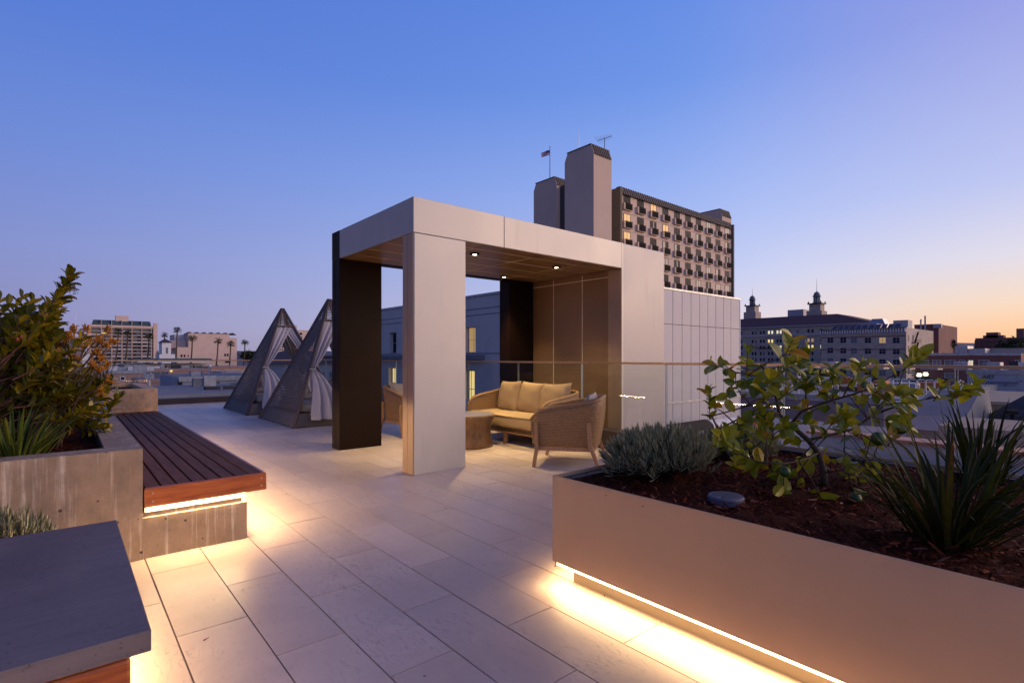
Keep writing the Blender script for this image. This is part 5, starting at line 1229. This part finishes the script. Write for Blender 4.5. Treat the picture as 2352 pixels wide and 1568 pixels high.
MB().hexa([(b.lo-.6,289.4,b.zt),(b.hi+.6,289.4,b.zt),(b.hi+.6,300.6,b.zt),(b.lo-.6,300.6,b.zt)],[((b.lo+b.hi)/2-.2,294.8,b.zt+1.8),((b.lo+b.hi)/2+.2,294.8,b.zt+1.8),((b.lo+b.hi)/2+.2,295.2,b.zt+1.8),((b.lo+b.hi)/2-.2,295.2,b.zt+1.8)]).build('roof',M['roofd'],b.t)
b.simple(381,798,386,812,'ladder',M['greyd'])
b=Bld('grey_block','plain grey brown block with two small windows behind the orange flowers','building','Y',210,112,189,774,M['salmon'],20,ref=189,parapet=.3)
b.wall.data.materials[0]=m_wall('mauve_grey_stucco',(.20,.16,.17),.05)
b.wpx(146,792,157,803,'wmid',fw=.12); b.wpx(177,792,186,803,'wmid',fw=.12)
x,y=xy(173,215); m=MB().tube([(x,y,b.zt-.2),(x,y,zat(723,215))],[.12,.05],6).lathe([(.2,0),(.2,.4)],(x,y,zat(725,215)),8); tag(m.build('radio_mast',M['metal']),'thin radio mast standing on the grey brown block','mast')
b=Bld('white_low_building','low white building at the foot of the apartment block, left side','building','Y',330,180,206,806,M['white'],15,ref=190)
# canopy roof with white edge
b=Bld('canopied_building','long building with dark flat roof and white roof edge before the theatre','building','Y',150,286,474,836,M['brown'],14,ref=380,parapet=0)
b.mb(MB(),b.u(314),b.hi+.6,-1.5,14,b.z(380,831),b.z(380,828)).build('white_fascia',M['white'],b.t)
b.mb(MB(),b.u(306),b.hi+1.0,-1.2,14,b.z(380,828)+.002,b.z(380,823)).build('roof',dg,b.t)
b.mb(MB(),b.u(370),b.u(407),3,9,b.z(380,823),b.z(388,813)).build('roof_unit',M['white'],b.t)
for k in range(15): x0=347+k*8; b.simple(x0,839.5,x0+5,843.5,'window',M[['wdark','wmid'][k%2]])
b=Bld('salmon_building','salmon stucco building with two white framed windows and a wall lamp','building','Y',118,338,483,848,M['salmon'],16,ref=400)
b.wpx(441,859.5,452,865.5,'wdark',fr='white',fw=.12,bar=0); b.wpx(462,859.5,473,865.5,'wdark',fr='white',fw=.12,bar=0); b.wpx(369,852,388,863,'wmid',fr='frame',fw=.1,bar=0)
x,y=XatY(393,117.6),117.6; tag(MB().lathe([(.15,-.15),(.25,0),(.15,.2)],(x,y,b.z(393,852)),8).build('wall_lamp',M['wlit']),'glowing wall lamp on the salmon building','lamp')
b=Bld('salmon_row','long salmon stucco row building with patchy roof equipment behind the tan planter','building','Y',88,200,345,853,M['salmon'],18,ref=280,pmat=M['metal'])
b.wpx(275,864,288,874,'wdark',fr='white',fw=.1,mull=0,bar=0); b.wpx(236,868,242,878,'wdark',fw=.08,mull=0,bar=0)
r=random.Random(44)
for k in range(22): u=r.uniform(b.lo,b.hi); v=r.uniform(1,14); b.mb(MB(),u,u+r.uniform(.3,2.2),v,v+.8,b.zt,b.zt+r.uniform(.15,.9)).build('roof_unit',M[r.choice(['metal','greyd','white'])],b.t)
b=Bld('salmon_annex','lower salmon annex with a bright lit doorway behind the tan planter','building','Y',74,320,420,872,M['salmon'],10,ref=370)
b.simple(347,888,360,893,'lit_opening',M['wlit2'])
b=Bld('white_low_house','low white house with grey door and trellis, between planter and cabana','house','Y',52,413,620,867,M['wpan'],12,ref=480,pmat=M['metal'])
b.wall.data.materials[0]=m_wall('lowhouse_paint',(.40,.38,.42),.08)
b.simple(492,875,504,894,'door',M['greyd']); b.simple(408,873,419,888,'door',M['shadow'])
tr_=MB()
for k in range(7): u=b.u(529)+(b.u(546)-b.u(529))*k/6; b.mb(tr_,u-.02,u+.02,-.08,-.04,b.z(535,892),b.z(535,880))
for k in range(5): z_=b.z(535,892)+(b.z(535,880)-b.z(535,892))*k/4; b.mb(tr_,b.u(529),b.u(546),-.09,-.05,z_-.02,z_+.02)
tr_.build('trellis',M['greyd'],b.t)
b=Bld('mixed_rooftops','cluster of dark grey low buildings left of the small cabana','building','Y',135,485,640,843,M['grey'],20,ref=520,pmat=M["terra"])
b.wall.data.materials[0]=M['brown']
b=Bld('white_gable_building','low building with a white stepped parapet left of the small cabana','building','Y',105,508,556,853,M['stucco'],8,ref=530,parapet=0)
# roofs just beyond the deck on the left
b=Bld('grey_flat_roof','broad grey flat roof just beyond the dark curb on the left','building','Y',34,355,640,909,M['roof'],13,ref=450,parapet=.1)
# tower between cabanas
b=Bld('slim_tower','pale slim residential tower seen between the two cabanas','building','Y',330,652,720,758,M['pink'],20,ref=680)
b.mb(MB(),b.u(664),b.u(684),2,10,b.zt,b.z(674,746)).build('roof_box',M['pink'],b.t)
for ri in range(9):
    for k,(x0,x1) in enumerate(((666,672),(675,683),(688,694),(656,662))): b.simple(x0,764+9*ri,x1,769+9*ri,'window',M['wlit' if (ri,k)==(1,1) else 'wdark'])
b=Bld('white_office','white gridded office block glimpsed through the small cabana','building','Y',260,640,668,785,M['stucco'],20,ref=655)
for ri in range(8):
    for k in range(5): b.simple(642+5*k,789+6*ri,645.5+5*k,792+6*ri,'window',M['wdark'])
b=Bld('maroon_roof_house','grey house with maroon hipped roof behind the near cabana','house','Y',60,655,790,835,M['grey'],14,ref=700,parapet=0)
MB().hexa([(b.lo-.5,59.5,b.zt),(b.hi+.5,59.5,b.zt),(b.hi+.5,75,b.zt),(b.lo-.5,75,b.zt)],[(b.lo+3,64,b.zt+1.6),(b.hi-3,64,b.zt+1.6),(b.hi-3,70,b.zt+1.6),(b.lo+3,70,b.zt+1.6)]).build('roof',M['tileroof'],b.t)
for x0 in (668,690,712,735,755): b.wpx(x0,853,x0+11,867,'wmid',fw=.08); b.wpx(x0,885,x0+11,900,'wmid',fw=.08)

# ---- grey classical building behind the pavilion
X0=26

gb=Bld('grey_stucco_building','grey stucco building with deep set windows seen through the pavilion','building','X',X0,1215,770,676.7,M['grey'],16,ref=1142,parapet=0)
t=gb.t
def zg(x,y): return ((1060+x/5.228)/1.2245,(820+y/5.228)/1.2245)
def U(x): return gb.u(zg(x,0)[0])
zw1=gb.z(*zg(1440,520)); zw0=gb.z(*zg(1440,900)); zl1=gb.z(*zg(1440,1150)); zl0=zl1-3.2
ws=abs(U(1355)-U(1515)); du=abs(U(1355)-U(240))/1.0
wins=[U(1515)+du*k for k in (-1,0,1,2)]          # right edges (smaller Y is right)
def layer(rows,D=.45):
    m=MB(); zs_=[G]
    for (z0,z1,ops) in rows:
        gb.mb(m,gb.lo,gb.hi,-D,0,zs_[-1],z0); ops=sorted(ops); u=gb.lo
        for a,b_ in ops: gb.mb(m,u,a,-D,0,z0,z1); u=b_
        gb.mb(m,u,gb.hi,-D,0,z0,z1); zs_.append(z1)
    gb.mb(m,gb.lo,gb.hi,-D,0,zs_[-1],gb.zt); return m
layer([(zl0,zl1,[(w0+.1,w0+ws*1.1) for w0 in wins]),(zw0,zw1,[(w0,w0+ws) for w0 in wins])]).build('facade',M['grey'],t)
for k,w0 in enumerate(wins):
    f=gb.win(w0+.02,w0+ws-.02,zw0,zw1,'wlit3' if k==1 else 'wdark','frame',.07,1); 
    if k==1: gb.mb(MB(),w0+.5,w0+ws-.1,-.045,-.031,(zw0+zw1)/2,zw1-.1).build('lit_upper_pane',M['wlit3'],f)
    gb.win(w0+.14,w0+ws*1.1-.04,zl0,zl1,'wlit','frame',.10,2)
for zz in (gb.z(*zg(1300,287)),gb.z(*zg(1300,370))): gb.mb(MB(),gb.lo,gb.hi,-.48,-.45,zz-.03,zz+.03).build('groove',M['greyd'],t)
gb.mb(MB(),gb.lo-.1,gb.hi,-.55,.3,gb.zt-.02,gb.zt+.16).build('coping',M['metal'],t)
zc=gb.z(*zg(1500,930)); gb.mb(MB(),U(1650),gb.hi,-1.3,-.45,zc-.35,zc).build('canopy',M['greyd'],t)
gb.mb(MB(),gb.lo,gb.hi,-.5,-.45,zc+.1,zc+.16).build('sill_band',M['greyd'],t)
